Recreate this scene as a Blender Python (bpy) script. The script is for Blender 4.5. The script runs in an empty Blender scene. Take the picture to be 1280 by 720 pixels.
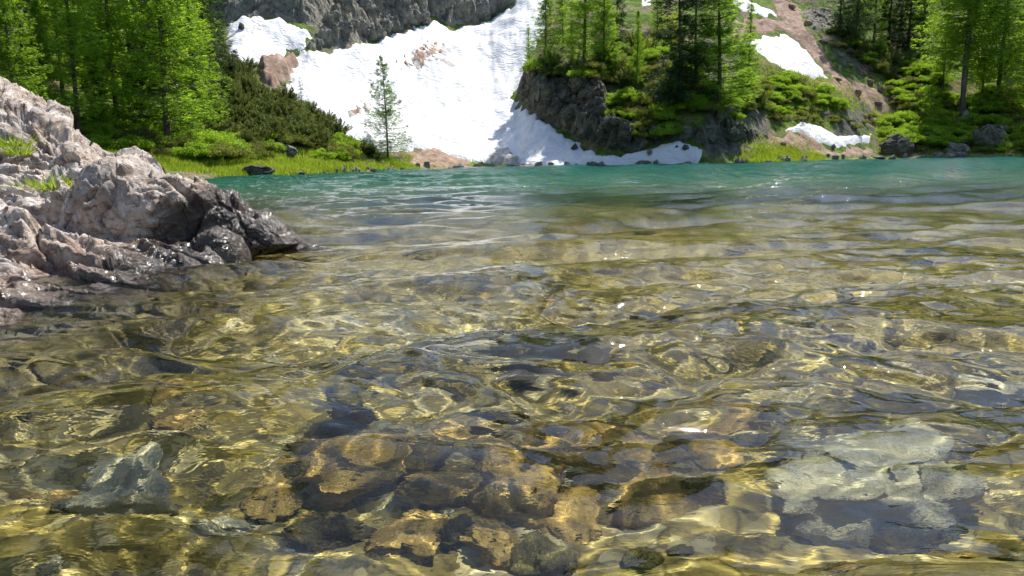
import bpy, math, random
import numpy as np
from mathutils import Matrix, Vector
random.seed(7)
RNG = np.random.default_rng(7)
sc = bpy.context.scene
col = sc.collection

# ------------------------------------------------------------------ noise
def _hash(ix, iy, iz, seed):
    n = (ix.astype(np.int64)*374761393 + iy.astype(np.int64)*668265263 + iz.astype(np.int64)*2147483647 + seed*974634777) & 0xffffffff
    n = ((n ^ (n >> 13)) * 1274126177) & 0xffffffff
    n = ((n ^ (n >> 16)) * 2246822519) & 0xffffffff
    return (n ^ (n >> 15)) & 0xffffffff
_G = np.random.default_rng(1).normal(size=(1024, 3)); _G /= np.linalg.norm(_G, axis=1)[:, None]
def perlin(x, y, z=None, seed=0):
    x = np.asarray(x, float); y = np.asarray(y, float)
    z = np.zeros_like(x) if z is None else np.asarray(z, float)+np.zeros_like(x)
    xi, yi, zi = np.floor(x), np.floor(y), np.floor(z)
    xf, yf, zf = x-xi, y-yi, z-zi
    u, v, w = [t*t*t*(t*(t*6-15)+10) for t in (xf, yf, zf)]
    out = 0
    for i in (0, 1):
        for j in (0, 1):
            for k in (0, 1):
                g = _G[_hash(xi+i, yi+j, zi+k, seed) & 1023]
                d = g[..., 0]*(xf-i)+g[..., 1]*(yf-j)+g[..., 2]*(zf-k)
                out = out + d*(u if i else 1-u)*(v if j else 1-v)*(w if k else 1-w)
    return out*1.6
def fbm(x, y, z=None, seed=0, o=4, g=.5):
    a, s, f = 1., 0., 1.
    for k in range(o):
        s = s + a*perlin(x*f, y*f, None if z is None else z*f, seed+k*13); a *= g; f *= 2.03
    return s
def ridged(x, y, z=None, seed=0, o=4, g=.5):
    a, s, f = 1., 0., 1.
    for k in range(o):
        s = s + a*(1-2*np.abs(perlin(x*f, y*f, None if z is None else z*f, seed+k*17))); a *= g; f *= 2.1
    return s
def cells(x, y, z=None, seed=0):
    """F1, F2-F1 and a random value of the nearest cell"""
    x = np.asarray(x, float); y = np.asarray(y, float)
    z = np.zeros_like(x) if z is None else np.asarray(z, float)
    xi, yi, zi = np.floor(x), np.floor(y), np.floor(z)
    f1 = np.full(x.shape, 9.); f2 = np.full(x.shape, 9.); v = np.zeros(x.shape)
    for i in (-1, 0, 1):
        for j in (-1, 0, 1):
            for k in (-1, 0, 1):
                a, b, c = xi+i, yi+j, zi+k
                h1 = _hash(a, b, c, seed)/4294967295.; h2 = _hash(a, b, c, seed+77)/4294967295.; h3 = _hash(a, b, c, seed+191)/4294967295.
                d = np.sqrt((a+h1-x)**2+(b+h2-y)**2+(c+h3-z)**2)
                m = d < f1
                f2 = np.where(m, f1, np.minimum(f2, d)); v = np.where(m, _hash(a, b, c, seed+5)/4294967295., v); f1 = np.where(m, d, f1)
    return f1, f2-f1, v
def planes(x, y, z, seed=0):
    """blocks cut by planes: each cell carries a tilted plane; returns (height about -.5 to .5, distance to the joint)"""
    x, y, z = [np.asarray(q, float) for q in (x, y, z)]
    xi, yi, zi = np.floor(x), np.floor(y), np.floor(z)
    f1 = np.full(x.shape, 9.); f2 = np.full(x.shape, 9.); v = np.zeros(x.shape)
    for i in (-1, 0, 1):
        for j in (-1, 0, 1):
            for k in (-1, 0, 1):
                a, b, c = xi+i, yi+j, zi+k
                h = [_hash(a, b, c, seed+q)/4294967295. for q in (0, 77, 191, 5, 31, 43, 59)]
                dx, dy, dz = a+h[0]-x, b+h[1]-y, c+h[2]-z
                d = np.sqrt(dx*dx+dy*dy+dz*dz); m = d < f1
                f2 = np.where(m, f1, np.minimum(f2, d))
                v = np.where(m, (h[3]-.5)*.5+(dx*(h[4]-.5)+dy*(h[5]-.5)+dz*(h[6]-.5))*1.5, v); f1 = np.where(m, d, f1)
    return v, f2-f1
def sst(a, b, x):
    t = np.clip((x-a)/(b-a), 0, 1); return t*t*(3-2*t)

# ------------------------------------------------------------------ mesh helpers
def mesh_np(name, V, F, mat=None, smooth=True, parent=None):
    """V n x 3, F m x k (all the same k) or a list of such arrays"""
    me = bpy.data.meshes.new(name)
    Fs = F if isinstance(F, list) else [F]
    Fs = [np.asarray(f, np.int32) for f in Fs if len(f)]
    nl = sum(f.size for f in Fs); nf = sum(len(f) for f in Fs)
    me.vertices.add(len(V)); me.vertices.foreach_set('co', np.asarray(V, np.float32).ravel())
    me.loops.add(nl); me.loops.foreach_set('vertex_index', np.concatenate([f.ravel() for f in Fs]))
    tot = np.concatenate([np.full(len(f), f.shape[1], np.int32) for f in Fs])
    me.polygons.add(nf)
    me.polygons.foreach_set('loop_start', np.concatenate([[0], np.cumsum(tot)[:-1]]).astype(np.int32))
    me.polygons.foreach_set('loop_total', tot)
    me.polygons.foreach_set('use_smooth', np.full(nf, smooth))
    if mat: me.materials.append(mat)
    me.update(); me.validate()
    o = bpy.data.objects.new(name, me); col.objects.link(o)
    if parent: o.parent = parent
    return o
def tag(o, label=None, cat=None, group=None, kind=None):
    if label: o['label'] = label
    if cat: o['category'] = cat
    if group: o['group'] = group
    if kind: o['kind'] = kind
    return o
def empty(name, loc=(0, 0, 0), rz=0., s=1.):
    o = bpy.data.objects.new(name, None); col.objects.link(o)
    o.location = loc; o.rotation_euler = (0, 0, rz); o.scale = (s, s, s); o.empty_display_size = .2
    return o
def copy_tree(o, parent=None):
    c = o.copy(); col.objects.link(c); c.parent = parent
    for ch in [x for x in KIDS.get(o.name, [])]: copy_tree(ch, c)
    return c
KIDS = {}
def grid_faces(nu, nv, wrap=False):
    i = np.arange(nu if wrap else nu-1)[:, None]; j = np.arange(nv-1)[None]
    a = i*nv+j; b = ((i+1) % nu)*nv+j
    return np.stack([a, b, b+1, a+1], -1).reshape(-1, 4)

# ------------------------------------------------------------------ camera (pixels are those of the 1280 x 720 photograph)
FPX, PITCH, ROLL, CAMH = 950., math.atan(161/950), math.radians(1.03), .5
Fw = Vector((0, math.cos(PITCH), -math.sin(PITCH)))
R0 = Vector((1, 0, 0)); U0 = R0.cross(Fw)
Rt = R0*math.cos(ROLL)-U0*math.sin(ROLL); Up = R0*math.sin(ROLL)+U0*math.cos(ROLL)
cd = bpy.data.cameras.new('camera'); cam = bpy.data.objects.new('camera', cd); col.objects.link(cam)
cam.matrix_world = Matrix(((Rt.x, Up.x, -Fw.x, 0), (Rt.y, Up.y, -Fw.y, 0), (Rt.z, Up.z, -Fw.z, CAMH), (0, 0, 0, 1)))
cd.sensor_width = 36; cd.lens = 36*FPX/1280; cd.clip_start = .02; cd.clip_end = 3000
sc.camera = cam
aF, aR, aU = [np.array(v) for v in (Fw, Rt, Up)]
def rays(px, py):
    px = np.asarray(px, float); py = np.asarray(py, float)
    return aF*FPX+(px-640)[..., None]*aR-(py-360)[..., None]*aU
def px_az(px): return math.atan((px-640)/950)

# ------------------------------------------------------------------ terrain height
D = math.radians
S_AZ = [D(-180), D(-100), D(-70), D(-50), px_az(0), px_az(150), px_az(300), px_az(400), px_az(530), px_az(620), px_az(880), px_az(1000), px_az(1100), px_az(1280), D(50), D(70), D(90), D(110), D(180)]
S_R = [1.3, 1.5, 3, 9, 20, 26, 29, 33, 42, 46, 44, 50, 60, 66, 62, 45, 10, 2, 1.3]
T = [0, 1, 3, 8, 20, 35, 50, 100, 150, 400]  # far entries: unseen upper slopes, shaped for what the lake reflects
PROF = [(-500, [0, 0.2, 0.4, 1.3, 6, 16, 27, 85, 152, 447]),
        (0, [0, 0.2, 0.4, 1.3, 6, 16, 27, 85, 152, 447]),
        (270, [0, 0.2, 0.45, 1.5, 7.5, 16, 27, 85, 152, 447]),
        (380, [0, 0.2, 0.5, 2.3, 9.5, 17.5, 30, 88, 155, 450]),
        (470, [0, 0.2, 0.6, 3, 10.5, 20, 34, 50, 62, 125]),
        (560, [0, 0.15, 0.7, 3.2, 11.5, 22, 36, 48, 60, 120]),
        (650, [0, 0.2, 0.8, 4, 12.5, 24, 38, 50, 62, 122]),
        (710, [0, 0.3, 1.8, 6.2, 12, 22, 36, 56, 80, 160]),
        (780, [0, 0.9, 3.2, 7, 12, 19, 30, 88, 155, 450]),
        (860, [0, 0.9, 3, 6.6, 11.5, 18, 26, 84, 151, 446]),
        (930, [0, 0.4, 1.7, 4.8, 9.8, 16, 23, 61, 85, 153]),
        (1010, [0, 0.1, 0.5, 3, 8.3, 14.5, 22, 60, 84, 152]),
        (1100, [0, 0.15, 0.6, 2.8, 8, 15, 23, 61, 85, 153]),
        (1280, [0, 0.3, 0.8, 2.6, 7.5, 15, 23, 61, 85, 153]),
        (2500, [0, 0.3, 0.8, 2.6, 7.5, 15, 23, 61, 85, 153])]
P_AZ = np.array([px_az(p) for p, _ in PROF]); P_Z = np.array([z for _, z in PROF]); T = np.array(T, float)
def height(x, y, fine=True):
    x = np.asarray(x, float); y = np.asarray(y, float)
    az = np.arctan2(x, y); r = np.hypot(x, y)
    S = np.interp(az, S_AZ, S_R)
    S = S + np.minimum(S*.02, .8)*perlin(az*14, az*0, seed=3)
    t = r-S
    cols_ = np.stack([np.interp(az, P_AZ, P_Z[:, k]) for k in range(len(T))], -1)
    back = sst(D(75), D(100), np.abs(az))
    tc = np.clip(t, 0, 399.9); k = np.clip(np.searchsorted(T, tc, side='right')-1, 0, len(T)-2)
    z0 = np.take_along_axis(cols_, k[..., None], -1)[..., 0]; z1 = np.take_along_axis(cols_, (k+1)[..., None], -1)[..., 0]
    land = z0+(z1-z0)*(tc-T[k])/(T[k+1]-T[k])
    amp = np.clip(tc/12, 0, 1)
    land = land+amp*(1.1*fbm(x/11, y/11, seed=21, o=3)+.35*fbm(x/2.6, y/2.6, seed=22, o=3))+np.clip(tc/3, 0, 1)*.12*fbm(x/.9, y/.9, seed=23, o=3)+.02
    land = np.where(tc > 0, np.maximum(land, .03*np.clip(tc, 0, 1)), 0)
    land = land*(1-.75*back)
    s = -t
    yy = r
    dn = .20+.17*sst(.4, 3, yy)+.25*sst(3, 8, yy)
    lump = .06*fbm(x/1.1, y/1.1, seed=31, o=4)+.018*fbm(x/.22, y/.22, seed=35, o=3)
    edge = 8.6+1.0*perlin(x/5, y*0+3.3, seed=9)+.012*x*x*.4
    deep = 4.2*sst(0, 5, yy-edge)
    dd = np.minimum(np.maximum(s, 0)*.30, dn+deep)-lump*np.clip(s, 0, 1)
    return np.where(t > 0, land, -dd)
def ray_hit(px, py, lift=0.):
    """where the rays through these pixels meet the bare terrain"""
    d = rays(px, py); dh = np.hypot(d[..., 0], d[..., 1]); ux, uy, uz = d[..., 0]/dh, d[..., 1]/dh, d[..., 2]/dh
    r = np.full(ux.shape, 18.); hit = np.zeros(ux.shape, bool); lo = r.copy()
    rs = 18*1.012**np.arange(0, 260)
    prev = rs[0]; R = np.full(ux.shape, np.nan)
    for q in rs[1:]:
        ok = (~hit) & (height(ux*q, uy*q) > CAMH+uz*q)
        if ok.any():
            a = np.full(ok.sum(), prev); b = np.full(ok.sum(), q); X, Y, Z = ux[ok], uy[ok], uz[ok]
            for _ in range(9):
                m = (a+b)/2; up = height(X*m, Y*m) > CAMH+Z*m
                b = np.where(up, m, b); a = np.where(up, a, m)
            R[ok] = b; hit |= ok
        prev = q
    R = np.where(hit, R, 200.)
    return np.stack([ux*R, uy*R, height(ux*R, uy*R)], -1), R
def at(px, py):
    p, R = ray_hit(np.array([px]), np.array([py])); return p[0], float(R[0])
def plane_pt(px, py, z=0.):
    d = rays(px, py); k = (z-CAMH)/d[..., 2]; return np.array([0, 0, CAMH])+d*k
def dist_pt(px, py, y):
    """the point at depth y (metres in front) that the pixel looks at"""
    d = rays(px, py); return np.array([0, 0, CAMH])+d*(y/d[..., 1])[..., None]
# ------------------------------------------------------------------ materials
class NT:
    def __init__(s, name):
        s.m = bpy.data.materials.new(name); s.m.use_nodes = True; s.t = s.m.node_tree; s.t.nodes.clear()
        s.out = s.t.nodes.new('ShaderNodeOutputMaterial')
    def n(s, typ, ins=None, **kw):
        nd = s.t.nodes.new(typ)
        for k, v in kw.items(): setattr(nd, k, v)
        for k, v in (ins or {}).items(): s.set(nd.inputs[k], v)
        return nd
    def set(s, sock, v):
        if isinstance(v, bpy.types.NodeSocket): s.t.links.new(v, sock)
        elif isinstance(v, bpy.types.Node): s.t.links.new(v.outputs[0], sock)
        else: sock.default_value = v
    def noise(s, scale, detail=4, rough=.55, vec=None, dist=0., dim='3D'):
        nd = s.n('ShaderNodeTexNoise', {'Scale': scale, 'Detail': detail, 'Roughness': rough, 'Distortion': dist}, noise_dimensions=dim)
        if vec is not None: s.set(nd.inputs['Vector'], vec)
        return nd.outputs['Fac']
    def vor(s, scale, vec=None, feature='F1', out='Distance'):
        nd = s.n('ShaderNodeTexVoronoi', {'Scale': scale}, feature=feature)
        if vec is not None: s.set(nd.inputs['Vector'], vec)
        return nd.outputs[out]
    def ramp(s, fac, stops, interp='LINEAR'):
        nd = s.n('ShaderNodeValToRGB', {'Fac': fac}); cr = nd.color_ramp; cr.interpolation = interp
        while len(cr.elements) < len(stops): cr.elements.new(.5)
        for e, (p, c) in zip(cr.elements, stops):
            e.position = p; e.color = (c, c, c, 1) if isinstance(c, (int, float)) else (*c, 1)
        return nd.outputs[0]
    def mix(s, f, a, b, blend='MIX'):
        nd = s.n('ShaderNodeMix', data_type='RGBA', blend_type=blend)
        s.set(nd.inputs[0], f)
        for k, v in ((6, a), (7, b)): s.set(nd.inputs[k], (*v, 1) if isinstance(v, tuple) and len(v) == 3 else v)
        return nd.outputs[2]
    def math(s, op, a, b=0., c=None, clamp=False):
        nd = s.n('ShaderNodeMath', operation=op, use_clamp=clamp); s.set(nd.inputs[0], a); s.set(nd.inputs[1], b)
        if c is not None: s.set(nd.inputs[2], c)
        return nd.outputs[0]
    def mr(s, v, a, b, c=0., d=1.):
        return s.n('ShaderNodeMapRange', {0: v, 1: a, 2: b, 3: c, 4: d}).outputs[0]
    def pos(s): return s.n('ShaderNodeNewGeometry').outputs['Position']
    def obj(s): return s.n('ShaderNodeTexCoord').outputs['Object']
    def map(s, v, scale=(1, 1, 1), rot=(0, 0, 0), loc=(0, 0, 0)):
        return s.n('ShaderNodeMapping', {'Vector': v, 'Scale': scale, 'Rotation': rot, 'Location': loc}).outputs[0]
    def bump(s, h, strength=.5, dist=.02, normal=None):
        nd = s.n('ShaderNodeBump', {'Height': h, 'Strength': strength, 'Distance': dist})
        if normal is not None: s.set(nd.inputs['Normal'], normal)
        return nd.outputs[0]
    def pbr(s, colr, rough=.8, normal=None, spec=.3, **kw):
        nd = s.n('ShaderNodeBsdfPrincipled'); s.set(nd.inputs['Base Color'], (*colr, 1) if isinstance(colr, tuple) else colr)
        s.set(nd.inputs['Roughness'], rough); s.set(nd.inputs['Specular IOR Level'], spec)
        if normal is not None: s.set(nd.inputs['Normal'], normal)
        return nd.outputs[0]
    def done(s, sh):
        s.set(s.out.inputs['Surface'], sh); return s.m
def sepz(n, v, i=2): return n.n('ShaderNodeSeparateXYZ', {0: v}).outputs[i]

def mat_water():
    n = NT('lake water'); p = n.pos()
    # fine ripples too small for the mesh
    v1 = n.map(p, (1, 1.6, 1), (0, 0, .2))
    r1 = n.noise(11, 3, .6, v1, .6); r2 = n.noise(34, 2, .5, n.map(p, (1, 1.7, 1), (0, 0, -.35)), .4)
    dist = n.n('ShaderNodeVectorMath', {0: p}, operation='LENGTH').outputs['Value']
    r0 = n.noise(2.6, 4, .6, n.map(p, (.8, 1.5, 1), (0, 0, .15)), .5)
    b = n.bump(r2, n.mr(dist, 2, 12, .06, .5), .01); b = n.bump(r1, n.mr(dist, 8, 20, .05, 1.), .07, b); b = n.bump(r0, n.mr(dist, 10, 24, 0., 1.), .42, b)
    fr = n.n('ShaderNodeFresnel', {'IOR': 1.333, 'Normal': b}).outputs[0]
    gl = n.n('ShaderNodeBsdfGlossy', {'Color': (1, 1, 1, 1), 'Roughness': n.mr(dist, 4, 25, .0, .05), 'Normal': b})
    rf = n.n('ShaderNodeBsdfRefraction', {'Color': (.97, 1, .95, 1), 'Roughness': .0, 'IOR': 1.333, 'Normal': b})
    # light scattered back out of the deep basin: the water's own turquoise
    y = sepz(n, p, 1)
    edge = n.math('ADD', y, n.math('MULTIPLY', n.math('SUBTRACT', n.noise(.22, 5, .65, n.map(p, (.6, 1, 1))), .5), 11.))
    deep = n.ramp(n.mr(edge, 4.5, 15), [(0, 0.), (.4, .35), (.75,.85), (1, 1.)])
    tq = n.ramp(n.mr(y, 8, 45), [(0, (.045, .085, .038)), (.3, (.010, .095, .060)), (1, (.004, .105, .075))])
    df = n.n('ShaderNodeBsdfDiffuse', {'Color': tq, 'Normal': b})
    body = n.n('ShaderNodeMixShader', {0: deep, 1: rf.outputs[0], 2: df.outputs[0]})
    sh = n.n('ShaderNodeMixShader', {0: fr, 1: body.outputs[0], 2: gl.outputs[0]})
    return n.done(sh.outputs[0])

def mat_bed():
    n = NT('lake bed gravel'); p = n.pos()
    w = n.n('ShaderNodeVectorMath', {0: p, 1: n.n('ShaderNodeTexNoise', {'Scale': 6., 'Detail': 3.}).outputs['Color']}, operation='ADD').outputs[0]
    big = n.noise(1.3, 4, .6, p); mid = n.noise(6, 5, .65, p); vc = n.vor(8, w, 'F1', 'Color'); ve = n.vor(8, w, 'DISTANCE_TO_EDGE'); vd = n.vor(21, w, 'F1', 'Color'); g2 = n.n('ShaderNodeSeparateColor', {0: vd}).outputs[1]
    g = n.n('ShaderNodeSeparateColor', {0: vc}).outputs[0]
    c = n.ramp(mid, [(.3, (.06, .050, .015)), (.44, (.20, .155, .040)), (.56, (.38, .30, .080)), (.70, (.54, .46, .20))])
    c = n.mix(n.mr(big, .35, .65), c, n.ramp(g, [(0, (.10, .082, .026)), (.5, (.27, .21, .06)), (.8, (.46, .37, .14)), (1, (.62, .56, .38))]))
    c = n.mix(.5, c, n.ramp(g2, [(0, (.04, .03, .010)), (.4, (.16, .12, .032)), (.75, (.35, .26, .075)), (1, (.56, .49, .29))]))
    c = n.mix(n.math('MULTIPLY', n.mr(ve, .0, .05, 1, 0), .7), c, (.03, .026, .010))
    c = n.mix(n.mr(n.noise(2.3, 4, .65, n.map(p, (1, 1, 1), (0, 0, 0), (5, 3, 0))), .60, .72, 0, .4), c, (.06, .058, .016))
    h = n.math('ADD', n.math('MULTIPLY', ve, 1.5), mid)
    return n.done(n.pbr(c, .85, n.bump(h, .6, .03), .1))

def mat_stone(name, cols, crack=.5, scale=1.):
    n = NT(name); o = n.obj(); oi = n.n('ShaderNodeObjectInfo').outputs['Random']
    o = n.n('ShaderNodeVectorMath', {0: o, 1: n.n('ShaderNodeCombineXYZ', {0: n.math('MULTIPLY', oi, 40.), 1: n.math('MULTIPLY', oi, 17.), 2: oi})}, operation='ADD').outputs[0]
    a = n.noise(5*scale, 6, .65, o, .6); b = n.noise(22*scale, 5, .6, o)
    c = n.ramp(a, [(.28, cols[0]), (.45, cols[1]), (.6, cols[2]), (.75, cols[3])])
    c = n.mix(n.mr(b, .45, .7), c, n.mix(.5, c, cols[0]))
    c = n.mix(n.mr(oi, 0, 1, 0, .45), c, cols[1])
    return n.done(n.pbr(c, .75, n.bump(n.math('ADD', a, n.math('MULTIPLY', b, .4)), .6, .03), .2))
# ------------------------------------------------------------------ lake
def wave(x, y, dr):
    """height of the water; components shorter than the local mesh spacing are left out"""
    rng = np.random.default_rng(5)
    wx = x+.10*perlin(x/1.3, y/1.3, seed=41)+.03*perlin(x/.35, y/.35, seed=42)
    wy = y+.14*perlin(x/1.1, y/1.1, seed=43)+.04*perlin(x/.3, y/.3, seed=44)
    z = np.zeros_like(x)
    mid = sst(1.6, 3.2, np.hypot(x, y))
    N = 84
    env = .55+.9*sst(-.35, .5, perlin(x/1.9, y/1.3, seed=45))
    for i in range(N):
        L = .05*(1.75/.05)**((i+rng.random())/N)
        th = rng.normal(.15, .30 if L > .25 else .7)      # direction of travel about the -y axis
        k = 2*math.pi/L
        slope = .88*(.043 if L > .42 else .031 if L > .15 else .027)
        a = slope/k
        ph = rng.random()*6.283
        arg = k*(wx*math.sin(th)-wy*math.cos(th))+ph
        s = np.sin(arg)
        m = sst(2.5, 5, L/dr)
        if m.max() <= 0: continue
        if L > .28: a = a*(1-.10*mid)
        if L < .28: a = a*(1-.35*sst(3, 5.5, np.hypot(x, y)))
        z += a*m*(env if L < .6 else 1)*(s+.32*np.cos(2*arg)*(1 if L > .15 else 0))
    far = sst(7, 20, np.hypot(x, y))
    for i in range(14):
        L = 1.3*(5/1.3)**((i+rng.random())/14); th = rng.normal(.2, .5); k = 2*math.pi/L
        z += far*.042/k*sst(2.2, 4, L/dr)*np.sin(k*(wx*math.sin(th)-wy*math.cos(th))+rng.random()*6.283)
    return z
def build_water():
    az = np.concatenate([np.linspace(-180, -48, 60, endpoint=False), np.linspace(-48, -38, 60, endpoint=False), np.linspace(-38, 38, 860, endpoint=False), np.linspace(38, 48, 60, endpoint=False), np.linspace(48, 180, 60, endpoint=False)])
    az = np.radians(az)
    r = [.08]
    while r[-1] < 150:
        q = r[-1]
        if q < .55: dr = .02
        elif q < 7: dr = max(.003, 0.00095*q*q+.0022)
        else: dr = .0072*q if q < 25 else .0105*q
        r.append(q+dr)
    r = np.array(r)
    A, Rr = np.meshgrid(az, r, indexing='ij')
    dr = np.gradient(r); daz = np.gradient(az)
    sp = np.maximum(np.broadcast_to(dr[None], A.shape), np.abs(daz)[:, None]*Rr)
    x = Rr*np.sin(A); y = Rr*np.cos(A)
    z = wave(x, y, sp)
    V = np.stack([x, y, z], -1).reshape(-1, 3); nv = len(r)
    F = grid_faces(len(az), nv, wrap=True)
    V = np.vstack([V, [[0, 0, 0]]]); c = len(V)-1
    i = np.arange(len(az)); T3 = np.stack([i*nv, np.full(len(az), c), ((i+1) % len(az))*nv], -1)
    o = mesh_np('water', V, [F, T3], mat_water())
    print('water', len(V), nv)
    return tag(o, kind='structure')
water = build_water()
water.cycles.is_caustics_caster = True

def build_ground():
    az = np.radians(np.concatenate([np.linspace(-180, -40, 90, endpoint=False), np.linspace(-40, 40, 700, endpoint=False), np.linspace(40, 180, 90, endpoint=False)]))
    r = [.3]
    while r[-1] < 900:
        q = r[-1]; r.append(q+(.012*q+.002 if q < 12 else .012*q if q < 130 else .1*q))
    r = np.array(r); A, Rr = np.meshgrid(az, r, indexing='ij')
    x = Rr*np.sin(A); y = Rr*np.cos(A); z = height(x, y)
    V = np.stack([x, y, z], -1).reshape(-1, 3); nv = len(r)
    V = np.vstack([V, [[0, 0, height(np.array([0.]), np.array([.01]))[0]]]]); c = len(V)-1
    F = grid_faces(len(az), nv, wrap=True); i = np.arange(len(az))
    T3 = np.stack([i*nv, np.full(len(az), c), ((i+1) % len(az))*nv], -1)
    # bed and land are two sheets of one terrain, parted 1.5 m under the water
    fz = V[F, 2].max(1); fr = np.hypot(*V[F[:, 0], :2].T)
    bedF = F[fr < 14]; landF = F[fr >= 14]
    def part(name, Fl, mat):
        idx = np.unique(np.concatenate([f.ravel() for f in Fl])); mp = np.zeros(len(V), int); mp[idx] = np.arange(len(idx))
        return mesh_np(name, V[idx], [mp[f] for f in Fl], mat)
    bed = tag(part('lake_bed', [bedF, T3], mat_bed()), kind='structure')
    gr = tag(part('ground', [landF], mat_ground()), kind='structure')
    print('ground', len(V))
    return bed, gr
# ------------------------------------------------------------------ land: fast lookup of the terrain
_az = np.radians(np.linspace(-46, 46, 921)); _lr = np.linspace(math.log(10), math.log(260), 420)
_A, _L = np.meshgrid(_az, _lr, indexing='ij'); HG = height(np.exp(_L)*np.sin(_A), np.exp(_L)*np.cos(_A))
def hfast(az, r):
    a = np.clip((az-_az[0])/(_az[1]-_az[0]), 0, len(_az)-1.001); l = np.clip((np.log(np.maximum(r, 1))-_lr[0])/(_lr[1]-_lr[0]), 0, len(_lr)-1.001)
    i = a.astype(int); j = l.astype(int); u = a-i; v = l-j
    return HG[i, j]*(1-u)*(1-v)+HG[i+1, j]*u*(1-v)+HG[i, j+1]*(1-u)*v+HG[i+1, j+1]*u*v
def ray_hit(px, py):
    d = rays(px, py); dh = np.hypot(d[..., 0], d[..., 1]); az = np.arctan2(d[..., 0], d[..., 1]); sl = d[..., 2]/dh
    rs = 18*1.006**np.arange(0, 430); R = np.full(az.shape, np.nan); done = np.zeros(az.shape, bool); prev = None
    for q in rs:
        f = hfast(az, np.full(az.shape, q))-(CAMH+sl*q)
        if prev is not None:
            ok = (~done) & (f > 0); R = np.where(ok, q-(q*.006)*np.clip(f/(f-prev+1e-9), 0, 1), R); done |= ok
        prev = f
    R = np.where(done, R, 150.)
    z = hfast(az, R)
    return np.stack([R*np.sin(az), R*np.cos(az), z], -1), R
BV = []
def at(px, py):
    p, R = ray_hit(np.array([float(px)]), np.array([float(py)])); p, R = p[0], float(R[0])
    d = Vector(rays(np.array(float(px)), np.array(float(py)))).normalized()
    for b in BV:
        h = b.ray_cast(Vector((0, 0, CAMH)), d)
        if h[0] is not None and math.hypot(h[0].x, h[0].y) < R: p = np.array(h[0]); R = math.hypot(p[0], p[1])
    return p, R
from mathutils.bvhtree import BVHTree
def sd_poly(P, Q):
    """signed distance, positive inside"""
    d = np.full(len(P), 1e9); ins = np.zeros(len(P), bool)
    for i in range(len(Q)):
        a, b = Q[i], Q[(i+1) % len(Q)]; e = b-a; w = P-a
        t = np.clip((w@e)/max(e@e, 1e-12), 0, 1); d = np.minimum(d, np.linalg.norm(w-t[:, None]*e, axis=1))
        c = ((a[1] > P[:, 1]) != (b[1] > P[:, 1]))
        xs = a[0]+(P[:, 1]-a[1])*(b[0]-a[0])/(b[1]-a[1]+1e-12); ins ^= c & (P[:, 0] < xs)
    return np.where(ins, d, -d)
def dens(Q, s=8):
    out = []
    Q = [np.array(q, float) for q in Q]
    for a, b in zip(Q, Q[1:]+Q[:1]):
        n = max(1, int(np.linalg.norm(b-a)/s))
        out += [a+(b-a)*k/n for k in range(n)]
    return np.array(out)
def patch(name, poly, fn, mat, smooth=True, daz=.07, dr=.0045, margin=1.2, edge=.35, efreq=1.2):
    """a sheet lying over the terrain inside an outline; fn(x, y, z, s) gives its offset, s = metres inside the edge"""
    Q = dens(poly); P, R = ray_hit(Q[:, 0], Q[:, 1]); az = np.arctan2(P[:, 0], P[:, 1]); Rm = np.median(R)
    QQ = np.stack([az*Rm, R], -1)
    a = np.arange(az.min()-margin/Rm, az.max()+margin/Rm, math.radians(daz)); lr = np.arange(math.log(max(R.min()-margin, 12)), math.log(R.max()+margin), dr)
    A, L = np.meshgrid(a, lr, indexing='ij'); r = np.exp(L); x = r*np.sin(A); y = r*np.cos(A); z = hfast(A, r)
    s = sd_poly(np.stack([A.ravel()*Rm, r.ravel()], -1), QQ).reshape(A.shape)
    s = s+edge*fbm(x*efreq, y*efreq, seed=hash_name(name), o=4)
    dx, dy, dz = fn(x, y, z, s)
    V = np.stack([x+dx, y+dy, z+dz], -1).reshape(-1, 3); F = grid_faces(len(a), len(lr))
    keep = (s > -margin*.6).reshape(-1)[F].any(1); F = F[keep]
    idx = np.unique(F); mp = np.zeros(len(V), int); mp[idx] = np.arange(len(idx))
    BV.append(BVHTree.FromPolygons([tuple(v) for v in V[idx]], [tuple(f) for f in mp[F].tolist()]))
    return mesh_np(name, V[idx], mp[F], mat, smooth)
def hash_name(n): return sum(ord(c)*(i+3) for i, c in enumerate(n)) % 997

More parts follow.
